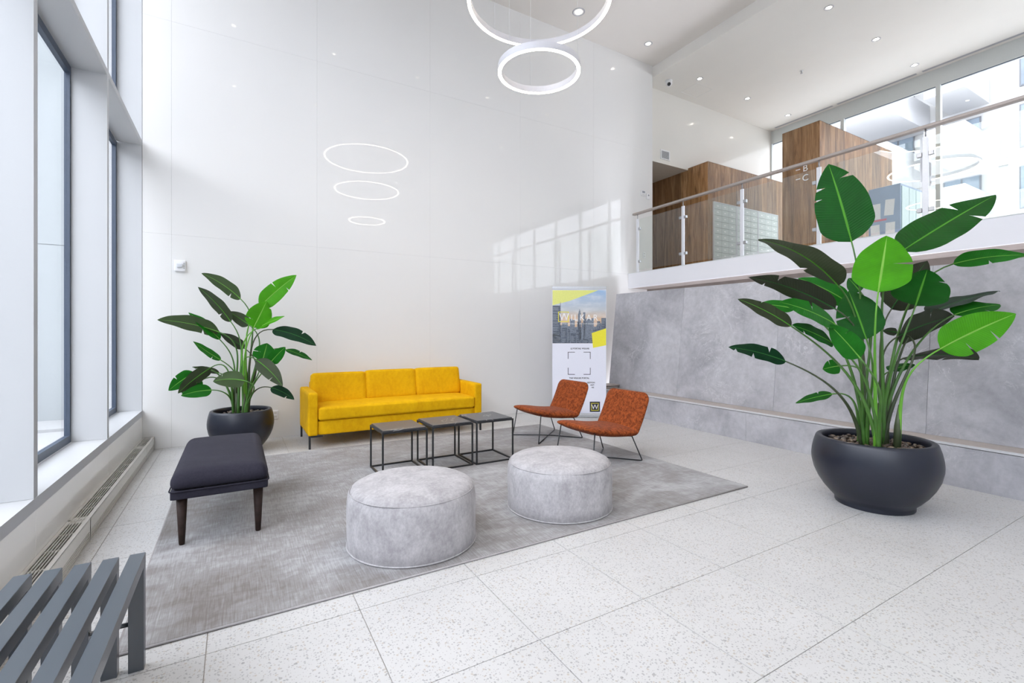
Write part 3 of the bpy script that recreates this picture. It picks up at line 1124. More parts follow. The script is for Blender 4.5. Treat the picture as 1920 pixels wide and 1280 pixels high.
# ---- mailbox banks
def mailboxes(x0, x1, label):
    t = thing('mailbox_unit', label, 'mailbox', ((x0 + x1) / 2, 6.43, 2.62), 0, 'mailbox units in the walnut partition')
    w = (x1 - x0) / 2
    bm = bmesh.new()
    Hh = 1.47
    box(bm, (-w, -0.030, 0), (-w + 0.022, -0.001, Hh)); box(bm, (w - 0.022, -0.030, 0), (w, -0.001, Hh))
    box(bm, (-w + 0.022, -0.030, 0), (w - 0.022, -0.001, 0.02)); box(bm, (-w + 0.022, -0.030, Hh - 0.02), (w - 0.022, -0.001, Hh))
    mesh('frame', bm, M['grey_plastic'] if False else M['trim_alu'], t)
    bbox('back_plate', (-w + 0.022, -0.012, 0.02), (w - 0.022, -0.001, Hh - 0.02), M['dark_gap'], t)
    cw = (2 * w - 0.044) / 3
    rh = (Hh - 0.04) / 11
    bm = bmesh.new()
    box(bm, (0.002, -0.026, 0.003), (cw - 0.002, -0.012, rh - 0.003))
    dp = mesh('door', bm, M['mail_metal'])
    bm = bmesh.new()
    box(bm, (cw * 0.32, -0.0285, rh * 0.42), (cw * 0.58, -0.0262, rh * 0.60))
    lp = mesh('name_plate', bm, M['mail_lock'])
    COL.objects.unlink(dp)
    COL.objects.unlink(lp)
    for i in range(3):
        for j in range(11):
            d = piece(dp, (-w + 0.022 + i * cw, 0, 0.02 + j * rh), t)
            piece(lp, (0, 0, 0), d)
    bpy.data.objects.remove(dp)
    bpy.data.objects.remove(lp)


mailboxes(8.665, 9.435, 'pale grey mailbox unit nearest the walnut corner')
mailboxes(9.445, 10.215, 'middle pale grey mailbox unit of the three')
mailboxes(10.225, 11.005, 'pale grey mailbox unit nearest the walnut vestibule')

# ---- blue cabinet with notices beside the vestibule
t = thing('notice_cabinet', 'blue cabinet with white notices taped to it behind the glass railing', 'cabinet', (9.6, 3.66, ZM))
bm = bmesh.new()
box(bm, (-0.30, -0.25, 0.04), (0.52, 0.20, 1.30))
bevel(bm, 0.008, 2)
mesh('body', bm, M['blue_panel'], t)
bbox('base', (-0.28, -0.23, 0), (0.50, 0.18, 0.04), M['grey_plastic'], t)
for x0, x1 in ((-0.27, -0.02), (0.0, 0.24), (0.26, 0.50)):
    bbox('side_panel', (x0, -0.262, 0.08), (x1, -0.2505, 1.26), M['mint_panel'], t)
for i, (y, z, r) in enumerate(((0.09, 0.90, 0.0), (-0.10, 0.94, 0.08), (0.10, 0.55, -0.03), (-0.11, 0.56, 0.02))):
    o = bbox('notice', (-0.304, -0.065, -0.13), (-0.3005, 0.065, 0.13), M['white_print'], t)
    o.location = (0, y, z)
    o.rotation_euler = (r, 0, 0)
bbox('red_tape', (-0.3035, -0.06, 0.735), (-0.3005, 0.12, 0.765), M['red_print'], t)

# small taupe end piece on the ledge beside the back wall
bbox('ledge_end_block', (5.47, 6.16, 0.366), (5.772, 6.396, 0.392), M['ledge_top'], wall_right)
bbox('ledge_end_block', (5.45, 6.13, 0.404), (5.772, 6.398, 0.424), M['ledge_top'], wall_right, 0.003, 1)
bbox('ledge_end_block', (5.50, 6.19, 0.392), (5.770, 6.390, 0.404), M['dark_gap'], wall_right)  # dark strip painted in for the shadow gap under the lid piece

# ================================================================== FURNITURE
ZR = 0.012
# ---- rug
rug = tag(bbox('rug', (-0.418, 2.445, 0.0005), (3.747, 5.625, ZR), M['rug_pile'], None, 0.004, 2),
          'large silky grey rug with darker streaks under the lounge furniture', 'rug')
bm = bmesh.new()
e = [(-0.42, 2.443, 0.006), (3.749, 2.443, 0.006), (3.749, 5.627, 0.006), (-0.42, 5.627, 0.006), (-0.42, 2.443, 0.006)]
for a, b in zip(e, e[1:]):
    tube(bm, [a, b], 0.0055, 6)
mesh('binding', bm, M['rug_edge'], rug)

# ---- sofa
t = thing('sofa', 'yellow velvet three-seat sofa with black metal legs against the back wall', 'sofa', (1.791, 6.12, 0))
YVel = M['yellow_velvet']
mesh('base', pillow((-0.985, -0.385, 0.146), (0.985, 0.38, 0.312), 0.018, 0, 10), YVel, t, True)
for s in (-1, 1):
    lo, hi = sorted((s * 0.985, s * 1.09))
    mesh('armrest', pillow((lo, -0.40, 0.145), (hi, 0.40, 0.632), 0.020, 0.004, 12), YVel, t, True)
mesh('back_frame', pillow((-0.985, 0.29, 0.146), (0.985, 0.40, 0.70), 0.025, 0, 12), YVel, t, True)
mesh('seat_cushion', pillow((-0.980, -0.412, 0.313), (0.980, 0.20, 0.462), 0.028, 0.018, 22, 0.006), YVel, t, True)
for x0, x1, dz in ((-0.985, -0.338, 0.0), (-0.333, 0.330, 0.012), (0.335, 0.982, 0.016)):
    cxm = (x0 + x1) / 2
    c = mesh('back_cushion', pillow((x0 - cxm + 0.003, -0.085, -0.005), (x1 - cxm - 0.003, 0.085, 0.372), 0.030, 0.004, 14, 0.014), YVel, t, True)
    c.location = (cxm, 0.145, 0.44 + dz)
    c.rotation_euler = (math.radians(-9), 0, 0)
for sx in (-1, 1):
    for sy in (-1, 1):
        bm = bmesh.new()
        x = sx * 1.072
        y = sy * 0.385
        box(bm, (x - 0.011, y - 0.011, 0), (x + 0.011, y + 0.011, 0.146))
        xa, xb = sorted((x - sx * 0.012, x - sx * 0.14))
        box(bm, (xa, y - 0.011, 0.130), (xb, y + 0.011, 0.146))
        bevel(bm, 0.001, 1)
        mesh('leg', bm, M['black_metal'], t)

# ---- three nesting side tables
def side_table(x, y, w, d, h, label, rot):
    t = thing('side_table', label, 'table', (x, y, ZR), rot, 'row of cube side tables')
    r = 0.0075
    a, b = w / 2 - r, d / 2 - r
    for sx in (-1, 1):
        for sy in (-1, 1):
            bm = bmesh.new()
            box(bm, (sx * a - r, sy * b - r, 0.0), (sx * a + r, sy * b + r, h))
            bevel(bm, 0.0012, 1)
            mesh('leg', bm, M['black_metal'], t)
    for nm, z in (('floor_rail', 0.0), ('top_rail', h - 2 * r)):
        for s in (-1, 1):
            bbox(nm, (-a + r, s * b - r, z), (a - r, s * b + r, z + 2 * r), M['black_metal'], t)
            bbox(nm, (s * a - r, -b + r, z), (s * a + r, b - r, z + 2 * r), M['black_metal'], t)
    bm = bmesh.new()
    box(bm, (-w / 2 + 0.012, -d / 2 + 0.012, h - 0.002), (w / 2 - 0.012, d / 2 - 0.012, h + 0.013))
    bevel(bm, 0.004, 2)
    mesh('tabletop', bm, M['black_marble'], t)
    return t


side_table(1.334, 4.415, 0.425, 0.445, 0.410, 'black cube side table with stone top, nearest the dark upholstered bench', 0)
side_table(1.803, 4.412, 0.425, 0.445, 0.416, 'middle black cube side table, its stone top crossed by a white vein', 0)
side_table(2.254, 4.400, 0.425, 0.450, 0.420, 'black cube side table with stone top, nearest the rust chairs', 0)

# ---- rust lounge chairs
def pad(p0, p1, width, T, r0, r1, taper0, taper1, sag=0.0, nu=26, nv=22):
    """upholstered pad along p0->p1 in the xz plane; its seam runs round the thin edge"""
    bm = bmesh.new()
    p0, p1 = Vector(p0), Vector(p1)
    ax = p1 - p0
    L = ax.length
    d = ax.normalized()
    nrm = Vector((-d.z, 0, d.x))
    if nrm.z < 0 or (abs(nrm.z) < 0.75 and nrm.x > 0):
        nrm = -nrm
    top, bot = [], []
    for i in range(nu + 1):
        u = i / nu
        u = 0.5 - 0.5 * math.cos(PI * u)
        s = u * L
        hw = width / 2
        for dist, r in ((s, r0), (L - s, r1)):
            if r > 0 and dist < r:
                hw -= r - math.sqrt(max(0.0, r * r - (r - dist) ** 2))
        e = 1.0
        for dist, tp in ((s, taper0), (L - s, taper1)):
            if tp > 0 and dist < tp:
                e *= max(0.0, 1 - (1 - dist / tp) ** 2) ** 0.5
        ra, rb = [], []
        for j in range(nv + 1):
            v = -math.cos(PI * j / nv)
            th = T * 0.5 * e * max(0.0, 1 - abs(v) ** 3.2) ** 0.5 + 0.004
            c = p0 + d * s + nrm * (-sag * math.sin(PI * u))
            c = Vector((c.x, v * hw, c.z))
            ra.append(bm.verts.new(c + nrm * th * 1.05))
            rb.append(bm.verts.new(c - nrm * th * 0.95))
        top.append(ra)
        bot.append(rb)
    for g, flip in ((top, False), (bot, True)):
        for i in range(nu):
            for j in range(nv):
                q = (g[i][j], g[i + 1][j], g[i + 1][j + 1], g[i][j + 1])
                bm.faces.new(q if not flip else q[::-1])
    for i in range(nu):
        for j in (0, nv):
            bm.faces.new((top[i][j], top[i + 1][j], bot[i + 1][j], bot[i][j]))
    for j in range(nv):
        for i in (0, nu):
            bm.faces.new((top[i][j], top[i][j + 1], bot[i][j + 1], bot[i][j]))
    return bm


def lounge_chair(x, y, label):
    t = thing('lounge_chair', label, 'chair', (x, y, ZR), 0, 'pair of rust lounge chairs')
    mesh('seat', pad((-0.345, 0, 0.372), (0.275, 0, 0.288), 0.615, 0.098, 0.09, 0.05, 0.22, 0.05, 0.018), M['rust_velvet'], t, True)
    mesh('backrest', pad((0.235, 0, 0.262), (0.425, 0, 0.680), 0.615, 0.082, 0.05, 0.085, 0.06, 0.12, 0.012), M['rust_velvet'], t, True)
    R = 0.0062
    F = {}
    for sx in (-1, 1):
        for sy in (-1, 1):
            foot = Vector((sx * 0.325, sy * 0.295, R))
            top = Vector((-0.275, sy * 0.27, 0.340)) if sx < 0 else Vector((0.215, sy * 0.262, 0.258))
            F[sx, sy] = (foot, top)
    for sy in (-1, 1):
        # one bent rod: up the front leg, across the floor on the diagonal, up the opposite back leg
        (fa, ta), (fb, tb) = F[-1, sy], F[1, -sy]
        lift = Vector((0, 0, 0.0125)) if sy > 0 else Vector((0, 0, 0))
        for nm, f, tp in (('leg', fa, ta), ('leg', fb, tb)):
            bm = bmesh.new()
            inward = (Vector((0, 0, R)) - f).normalized() * 0.03
            tube(bm, round_path([f + inward, f, tp], 0.014), R, 8)
            mesh(nm, bm, M['chair_metal'], t)
        bm = bmesh.new()
        m = (fa + fb) / 2 + lift
        u = (fb - fa).normalized()
        tube(bm, round_path([fa + u * 0.025, m - u * 0.10, m + u * 0.10, fb - u * 0.025], 0.03), R, 8)
        mesh('floor_rod', bm, M['chair_metal'], t)
    bm = bmesh.new()
    for sy in (-1, 1):
        tube(bm, [(-0.275, sy * 0.27, 0.335), (0.215, sy * 0.262, 0.258)], R, 8)
    tube(bm, [(-0.275, -0.27, 0.335), (-0.275, 0.27, 0.335)], R, 8)
    mesh('seat_frame', bm, M['chair_metal'], t)
    return t


lounge_chair(3.375, 4.885, 'rust velvet lounge chair farther back, in front of the roll-up banner')
lounge_chair(3.235, 3.755, 'rust velvet lounge chair nearer the round pouf, before the stone wall')

# ---- poufs
def pouf(x, y, R, label, rot):
    t = thing('pouf', label, 'pouf', (x, y, ZR), rot, 'pair of round grey poufs')
    side = [(0, 0.0), (R - 0.012, 0.0), (R - 0.004, 0.008), (R - 0.002, 0.08), (R, 0.18), (R - 0.002, 0.27), (R - 0.008, 0.312), (R - 0.020, 0.330)]
    bm = lathe(side, 72)
    for v in bm.verts:
        a = math.atan2(v.co.y, v.co.x)
        if v.co.z > 0.02:
            w = 0.004 * math.sin(3 * a + x) + 0.003 * math.sin(7 * a + 2 * y)
            v.co.x += math.cos(a) * w
            v.co.y += math.sin(a) * w
    mesh('side_cover', bm, M['pouf_chenille'], t, True)
    top = [(R - 0.020, 0.328), (R - 0.028, 0.345), (R - 0.06, 0.362), (R - 0.12, 0.376), (R * 0.45, 0.388), (R * 0.2, 0.392), (0, 0.393)]
    mesh('top_cushion', lathe(top, 72), M['pouf_chenille'], t, True)
    for nm, rr, z in (('top_seam', R - 0.017, 0.331), ('bottom_piping', R - 0.003, 0.007)):
        bm = bmesh.new()
        tube(bm, [(rr * math.cos(2 * PI * i / 72), rr * math.sin(2 * PI * i / 72), z) for i in range(73)], 0.003 if nm == 'top_seam' else 0.005, 6, False)
        mesh(nm, bm, M['pouf_chenille'], t, True)
    return t


pouf(0.967, 2.888, 0.399, 'round grey pouf nearest the rug corner, in front of the side tables', 0.4)
pouf(2.12, 2.906, 0.3965, 'round grey pouf standing before the rust chairs', 2.1)

# ---- upholstered bench
t = thing('upholstered_bench', 'dark slate upholstered bench with tapered wooden legs beside the heater', 'bench', (-0.079, 4.03, ZR))
hx, hy = 0.263, 0.585
mesh('seat_frame', pillow((-hx, -hy, 0.290), (hx, hy, 0.345), 0.014, 0, 10), M['slate_fabric'], t, True)
bm = pillow((-hx - 0.006, -hy - 0.006, 0.340), (hx + 0.006, hy + 0.006, 0.432), 0.055, 0.020, 24)
for v in bm.verts:                                    # the cushion bulges low and draws in towards the top
    k_ = max(0.0, (v.co.z - 0.36) / 0.08)
    v.co.x *= 1 - 0.05 * k_
    v.co.y *= 1 - 0.022 * k_
mesh('seat_cushion', bm, M['slate_fabric'], t, True)
bm = bmesh.new()
c_ = 0.03
pp = []
for cxx, cyy, a0 in ((hx - c_, hy - c_, 0), (-hx + c_, hy - c_, 90), (-hx + c_, -hy + c_, 180), (hx - c_, -hy + c_, 270)):
    for i in range(6):
        a = math.radians(a0 + 18 * i)
        pp.append((cxx + (c_ + 0.003) * math.cos(a), cyy + (c_ + 0.003) * math.sin(a), 0.343))
pp.append(pp[0])
tube(bm, pp, 0.0045, 6, False)
mesh('piping', bm, M['slate_fabric'], t, True)
for sx in (-1, 1):
    for sy in (-1, 1):
        bm = lathe([(0, 0), (0.0145, 0), (0.0165, 0.01), (0.030, 0.294), (0, 0.294)], 20)
        mesh('leg', bm, M['seat_wood'], t, True, (sx * 0.206, sy * 0.515, 0))

# ---- black slatted bench
t = thing('slatted_bench', 'black slatted metal bench in the near corner beside the heaters', 'bench', (-0.494, 1.74, 0))
for i in range(5):
    x = -0.331 - 0.0815 * i + 0.494
    bm = bmesh.new()
    box(bm, (x - 0.0245, -0.598, 0.396), (x + 0.0245, 0.598, 0.440))
    bevel(bm, 0.0012, 1)
    mesh('slat', bm, M['bench_paint'], t)
    for s in (-1, 1):
        bm = bmesh.new()
        ya, yb = sorted((s * 0.5975, s * 0.556))
        box(bm, (x - 0.0243, ya, 0), (x + 0.0243, yb, 0.3958))
        bevel(bm, 0.0012, 1)
        mesh('leg', bm, M['bench_paint'], t)
for s in (-1, 1):
    bm = bmesh.new()
    tube(bm, [(-0.165, s * 0.577, 0.18), (0.165, s * 0.577, 0.18)], 0.0085, 10)
    mesh('cross_rod', bm, M['bench_paint'], t)

# ---- roll-up banner
t = thing('roll_up_banner', 'tall roll-up banner with a city skyline and yellow shapes by the back wall', 'banner', (4.639, 5.835, 0), -YAW)
hw = 0.4215
bm = bmesh.new()
box(bm, (-hw - 0.005, -0.055, 0), (hw + 0.005, 0.075, 0.062))
bevel(bm, 0.012, 3)
base = mesh('base', bm, M['alu'], t)
for s in (-1, 1):
    bbox('foot', (s * 0.28 - 0.02, -0.12, 0), (s * 0.28 + 0.02, 0.14, 0.008), M['alu'], base)
sheet = bbox('banner_sheet', (-hw, -0.0012, 0.055), (hw, 0.0, 2.005), M['banner_white'], t)
bm = bmesh.new()
box(bm, (-hw - 0.003, -0.010, 2.000), (hw + 0.003, 0.010, 2.045))
bevel(bm, 0.004, 2)
mesh('top_rail', bm, M['alu'], t)
bm = bmesh.new()
tube(bm, [(0, 0.03, 0.06), (0, 0.012, 2.01)], 0.010, 8)
mesh('support_pole', bm, M['alu'], t)
YF = -0.0012


def flat(name, polys, layer, mat):
    """flat print: polygons laid on the sheet"""
    bm = bmesh.new()
    y0, y1 = YF - 0.0004 * layer, YF - 0.0004 * (layer - 1) - 0.00005
    for q in polys:
        a = [bm.verts.new((x, y0, z)) for x, z in q]
        b = [bm.verts.new((x, y1, z)) for x, z in q]
        bm.faces.new(a)
        bm.faces.new(b)
        for i in range(len(q)):
            j = (i + 1) % len(q)
            bm.faces.new((a[i], a[j], b[j], b[i]))
    return mesh(name, bm, mat, sheet)


def rect(x0, x1, z0, z1):
    return [(x0, z0), (x1, z0), (x1, z1), (x0, z1)]


flat('printed_picture', [rect(-hw + 0.004, hw - 0.004, 1.155, 1.985)], 1, M['printed_sky'])
rb = random.Random(3)
far, near = [], []
x = -hw + 0.004
while x < hw - 0.03:
    w = rb.uniform(0.022, 0.05)
    far.append(rect(x, min(x + w, hw - 0.004), 1.156, rb.uniform(1.40, 1.56)))
    x += w * 0.95
far += [rect(-0.30, -0.29, 1.2, 1.80), [(-0.02, 1.2), (0.03, 1.2), (0.03, 1.60), (0.008, 1.69), (0.004, 1.69), (-0.02, 1.60)], rect(0.06, 0.095, 1.2, 1.64)]
x = -hw + 0.004
while x < 0.26:
    w = rb.uniform(0.03, 0.085)
    near.append(rect(x, min(x + w, 0.27), 1.156, rb.uniform(1.20, 1.40)))
    x += w + rb.uniform(0.002, 0.012)
near += [rect(-hw + 0.004, -0.30, 1.156, 1.745), rect(0.28, 0.33, 1.3, 1.50), rect(0.345, hw - 0.004, 1.35, 1.55)]
for nm, ps, ly, mt in (('printed_skyline', far, 2, M['skyline_near']), ('printed_towers', near, 3, M['skyline_print'])):
    flat(nm, ps, ly, mt)['kind'] = 'stuff'
wl = []
for q in near:
    x0, x1, z0, z1 = q[0][0], q[1][0], q[0][1], q[2][1]
    z = z0 + 0.012
    while z < z1 - 0.01:
        if rb.random() < 0.7:
            wl.append(rect(x0 + 0.004, x0 + (x1 - x0) * rb.uniform(0.5, 0.9), z, z + 0.004))
        z += 0.014
flat('printed_window_lights', wl, 4, plain('print_lights', (0.36, 0.40, 0.44), 0.5))['kind'] = 'stuff'
flat('yellow_band', [[(-hw + 0.004, 1.75), (-0.16, 1.815), (0.30, 1.985), (-hw + 0.004, 1.985)]], 2, plain('lime_print', (0.74, 0.76, 0.22), 0.5))
flat('yellow_block', [[(0.215, 1.083), (hw - 0.002, 1.125), (hw - 0.002, 1.39), (0.195, 1.315)]], 5, M['yellow_print'])
LY = YF - 0.0024


def frame_print(name, x0, x1, z0, z1, w, mat, layer=5):
    flat(name, [rect(x0, x1, z0, z0 + w), rect(x0, x1, z1 - w, z1), rect(x0, x0 + w, z0 + w, z1 - w), rect(x1 - w, x1, z0 + w, z1 - w)], layer, mat)


def line(name, body, size, x, z, mat, align='CENTER', spacing=1.0, xs_=1.0, y=LY):
    return words(name, body, size, (x, y, z), (PI / 2, 0, 0), mat, sheet, align, spacing, 0.0002, xs_, 1.0, size * 0.03 if mat is M['black_print'] else 0.0)


frame_print('logo_frame', -0.330, -0.165, 1.490, 1.650, 0.010, M['yellow_print'])
line('printed_word', 'W', 0.165, -0.315, 1.512, M['white_print'], 'LEFT', 1.0, 0.9)
line('printed_word', 'ILKAR', 0.135, -0.135, 1.512, M['white_print'], 'LEFT', 1.38, 0.92)
line('printed_tagline', 'GESTION IMMOBILIÈRE   PROPERTY MANAGEMENT', 0.026, 0.01, 1.452, M['white_print'], 'CENTER', 1.05)
line('printed_line', 'LE PORTAIL WILKAR', 0.032, 0.01, 1.062, M['black_print'], y=YF - 0.0006)
line('printed_line', 'THE WILKAR PORTAL', 0.032, 0.0, 0.600, M['black_print'], y=YF - 0.0006)
line('printed_line', 'GESTION', 0.030, 0.245, 0.530, M['black_print'], 'RIGHT', y=YF - 0.0006)
line('printed_line', 'ANT', 0.030, 0.235, 0.492, M['black_print'], 'RIGHT', y=YF - 0.0006)
line('printed_line', 'VIS', 0.030, 0.230, 0.454, M['black_print'], 'RIGHT', y=YF - 0.0006)
br = []
for sx in (-1, 1):
    for sz in (-1, 1):
        xx, zz = 0.0 + sx * 0.178, 0.842 + sz * 0.178
        br.append(rect(*sorted((xx, xx - sx * 0.11)), *sorted((zz, zz - sz * 0.009))))
        br.append(rect(*sorted((xx, xx - sx * 0.009)), *sorted((zz - sz * 0.009, zz - sz * 0.11))))
flat('corner_brackets', br, 1, M['black_print'])
flat('logo_square', [rect(0.165, 0.325, 0.082, 0.242)], 1, M['black_print'])
frame_print('logo_frame', 0.187, 0.303, 0.104, 0.220, 0.007, M['yellow_print'], 2)
line('printed_word', 'W', 0.105, 0.245, 0.125, M['white_print'], y=YF - 0.0012)

# ================================================================== PLANTS
RIGHT_LEAVES = [
    ((-0.147, 0.086, 2.006), (-0.138, 0.254, 2.656), (0.065, -0.162, 0.041), 0.02, 3, 0.25),
    ((0.125, -0.131, 1.925), (0.943, -0.437, 2.395), (-0.01, -0.15, -0.08), 0.02, 3, 0.30),
    ((-0.264, -0.135, 1.599), (-0.032, -0.097, 2.03), (0.065, -0.158, -0.021), 0.00, 1, 0.85),
    ((-0.347, 0.087, 1.661), (-1.05, 0.268, 1.965), (0.041, 0.152, 0.006), 0.16, 1, 0.20),
    ((-0.309, 0.123, 1.489), (-0.741, 0.55, 1.75), (0.07, 0.101, -0.048), 0.10, 2, 0.10),
    ((-0.049, 0.145, 1.541), (-0.242, 0.432, 1.757), (0.043, -0.021, 0.066), 0.08, 1, 0.50),
    ((-0.221, -0.044, 1.261), (-0.111, 0.123, 1.635), (0.053, -0.126, 0.041), 0.02, 1, 0.35),
    ((-0.645, 0.262, 1.356), (-0.854, 0.558, 1.573), (0.042, 0.06, -0.042), 0.07, 1, 0.20),
    ((-0.367, 0.389, 1.499), (-0.489, 0.634, 1.545), (0.032, 0.008, 0.045), 0.08, 0, 0.60),
    ((-0.528, 0.02, 1.368), (-0.973, 0.164, 1.521), (0.041, 0.046, 0.076), 0.08, 1, 0.45),
    ((-0.489, 0.055, 1.232), (-0.848, 0.149, 1.362), (0.032, 0.042, 0.058), 0.06, 1, 0.40),
    ((-0.492, -0.118, 1.134), (-0.62, 0.016, 1.367), (0.026, -0.057, 0.047), 0.03, 1, 0.45),
    ((-0.731, 0.255, 1.098), (-1.007, 0.532, 1.2), (0.052, 0.032, 0.053), 0.08, 3, 0.05),
    ((0.38, 0.032, 1.503), (0.86, -0.04, 1.924), (-0.044, 0.107, 0.068), 0.02, 1, 0.15),
    ((0.152, -0.205, 1.512), (0.417, -0.186, 1.799), (0.056, -0.155, -0.041), 0.00, 2, 0.30),
    ((0.655, -0.268, 1.851), (0.874, -0.628, 1.888), (-0.044, -0.033, -0.064), 0.10, 1, 0.65),
    ((0.637, -0.142, 1.471), (1.318, -0.367, 1.66), (-0.047, -0.141, 0.001), 0.06, 1, 0.15),
    ((0.116, -0.358, 1.193), (0.367, -0.679, 1.439), (0.018, -0.066, -0.105), 0.04, 2, 0.95),
    ((0.664, -0.273, 1.451), (1.116, -0.422, 1.536), (-0.019, -0.083, -0.046), 0.06, 1, 0.70),
    ((0.221, -0.072, 1.282), (0.798, -0.236, 1.441), (-0.041, -0.036, 0.112), 0.06, 1, 0.05),
    ((0.419, -0.072, 1.118), (1.103, -0.299, 1.089), (-0.039, -0.126, 0.058), 0.08, 1, 0.00),
    ((0.337, -0.024, 1.313), (0.354, 0.082, 1.328), (-0.002, 0.005, -0.031), 0.03, 0, 0.05),
    ((-0.0, 0.232, 1.043), (-0.016, 0.357, 1.007), (-0.004, 0.016, 0.058), 0.05, 1, 0.70),
    ((0.139, 0.15, 1.643), (0.168, 0.249, 1.764), (0.016, -0.044, 0.032), 0.02, 0, 0.35),
    ((-0.109, 0.237, 0.822), (-0.21, 0.471, 0.727), (0.037, 0.028, 0.028), 0.05, 1, 0.30),
    ((0.283, 0.008, 1.002), (0.579, -0.05, 1.054), (-0.009, -0.059, -0.015), 0.05, 0, 0.20),
]
LEFT_LEAVES = [
    ((-0.007, -0.089, 1.684), (-0.372, -0.014, 1.954), (-0.029, 0.066, -0.058), 0.10, 1, 0.45),
    ((-0.101, 0.059, 1.435), (-0.41, 0.055, 1.812), (-0.048, 0.075, -0.039), 0.08, 1, 0.20),
    ((0.18, -0.106, 1.608), (0.536, -0.268, 1.964), (0.063, -0.033, -0.078), 0.04, 2, 0.85),
    ((0.115, -0.207, 1.369), (0.242, -0.188, 1.665), (0.114, -0.003, -0.049), 0.00, 2, 0.90),
    ((0.141, -0.175, 1.359), (0.411, -0.334, 1.495), (-0.013, -0.055, -0.039), 0.05, 0, 0.75),
    ((0.079, 0.093, 1.401), (-0.126, 0.167, 1.555), (-0.04, 0.002, -0.054), 0.03, 0, 0.25),
    ((-0.211, 0.031, 1.321), (-0.772, 0.128, 1.451), (-0.005, 0.082, -0.083), 0.09, 2, 0.55),
    ((-0.206, 0.075, 1.237), (-0.496, 0.105, 1.533), (0.041, 0.065, 0.033), 0.05, 1, 0.60),
    ((0.032, 0.074, 1.138), (-0.209, 0.123, 1.307), (-0.029, 0.021, -0.048), 0.06, 0, 0.15),
    ((0.297, -0.267, 1.349), (0.711, -0.509, 1.169), (-0.06, -0.062, -0.055), 0.12, 2, 0.10),
    ((0.201, -0.21, 1.007), (0.249, -0.146, 1.197), (0.111, -0.006, -0.026), 0.00, 2, 0.50),
    ((0.27, -0.298, 0.982), (0.414, -0.382, 1.158), (0.05, -0.005, -0.043), 0.05, 0, 0.70),
    ((0.435, -0.162, 1.124), (0.698, -0.27, 0.999), (-0.031, -0.048, -0.024), 0.06, 1, 0.35),
    ((0.138, -0.266, 1.02), (0.38, -0.454, 0.738), (0.058, -0.013, 0.058), 0.10, 1, 0.20),
    ((0.279, -0.256, 0.711), (0.502, -0.387, 0.578), (-0.036, -0.022, -0.04), 0.10, 1, 0.15),
    ((-0.198, 0.116, 1.008), (-0.455, 0.081, 1.223), (0.019, 0.056, 0.032), -0.04, 1, 0.60),
    ((-0.215, 0.172, 0.861), (-0.467, 0.134, 0.94), (-0.016, 0.041, -0.03), 0.05, 1, 0.30),
    ((0.029, -0.342, 0.804), (-0.261, -0.218, 0.801), (-0.002, -0.007, -0.086), 0.14, 1, 0.50),
    ((-0.291, 0.031, 0.932), (-0.588, 0.067, 0.665), (0.049, 0.041, -0.049), 0.06, 1, 0.30),
    ((-0.44, 0.072, 0.883), (-0.674, 0.117, 0.695), (-0.048, 0.001, 0.06), 0.06, 2, 0.65),
    ((-0.377, 0.128, 0.794), (-0.557, 0.095, 0.66), (-0.041, 0.002, 0.055), 0.06, 1, 0.60),
    ((-0.279, 0.024, 0.688), (-0.559, 0.05, 0.641), (-0.01, 0.006, 0.066), 0.10, 1, 0.50),
]


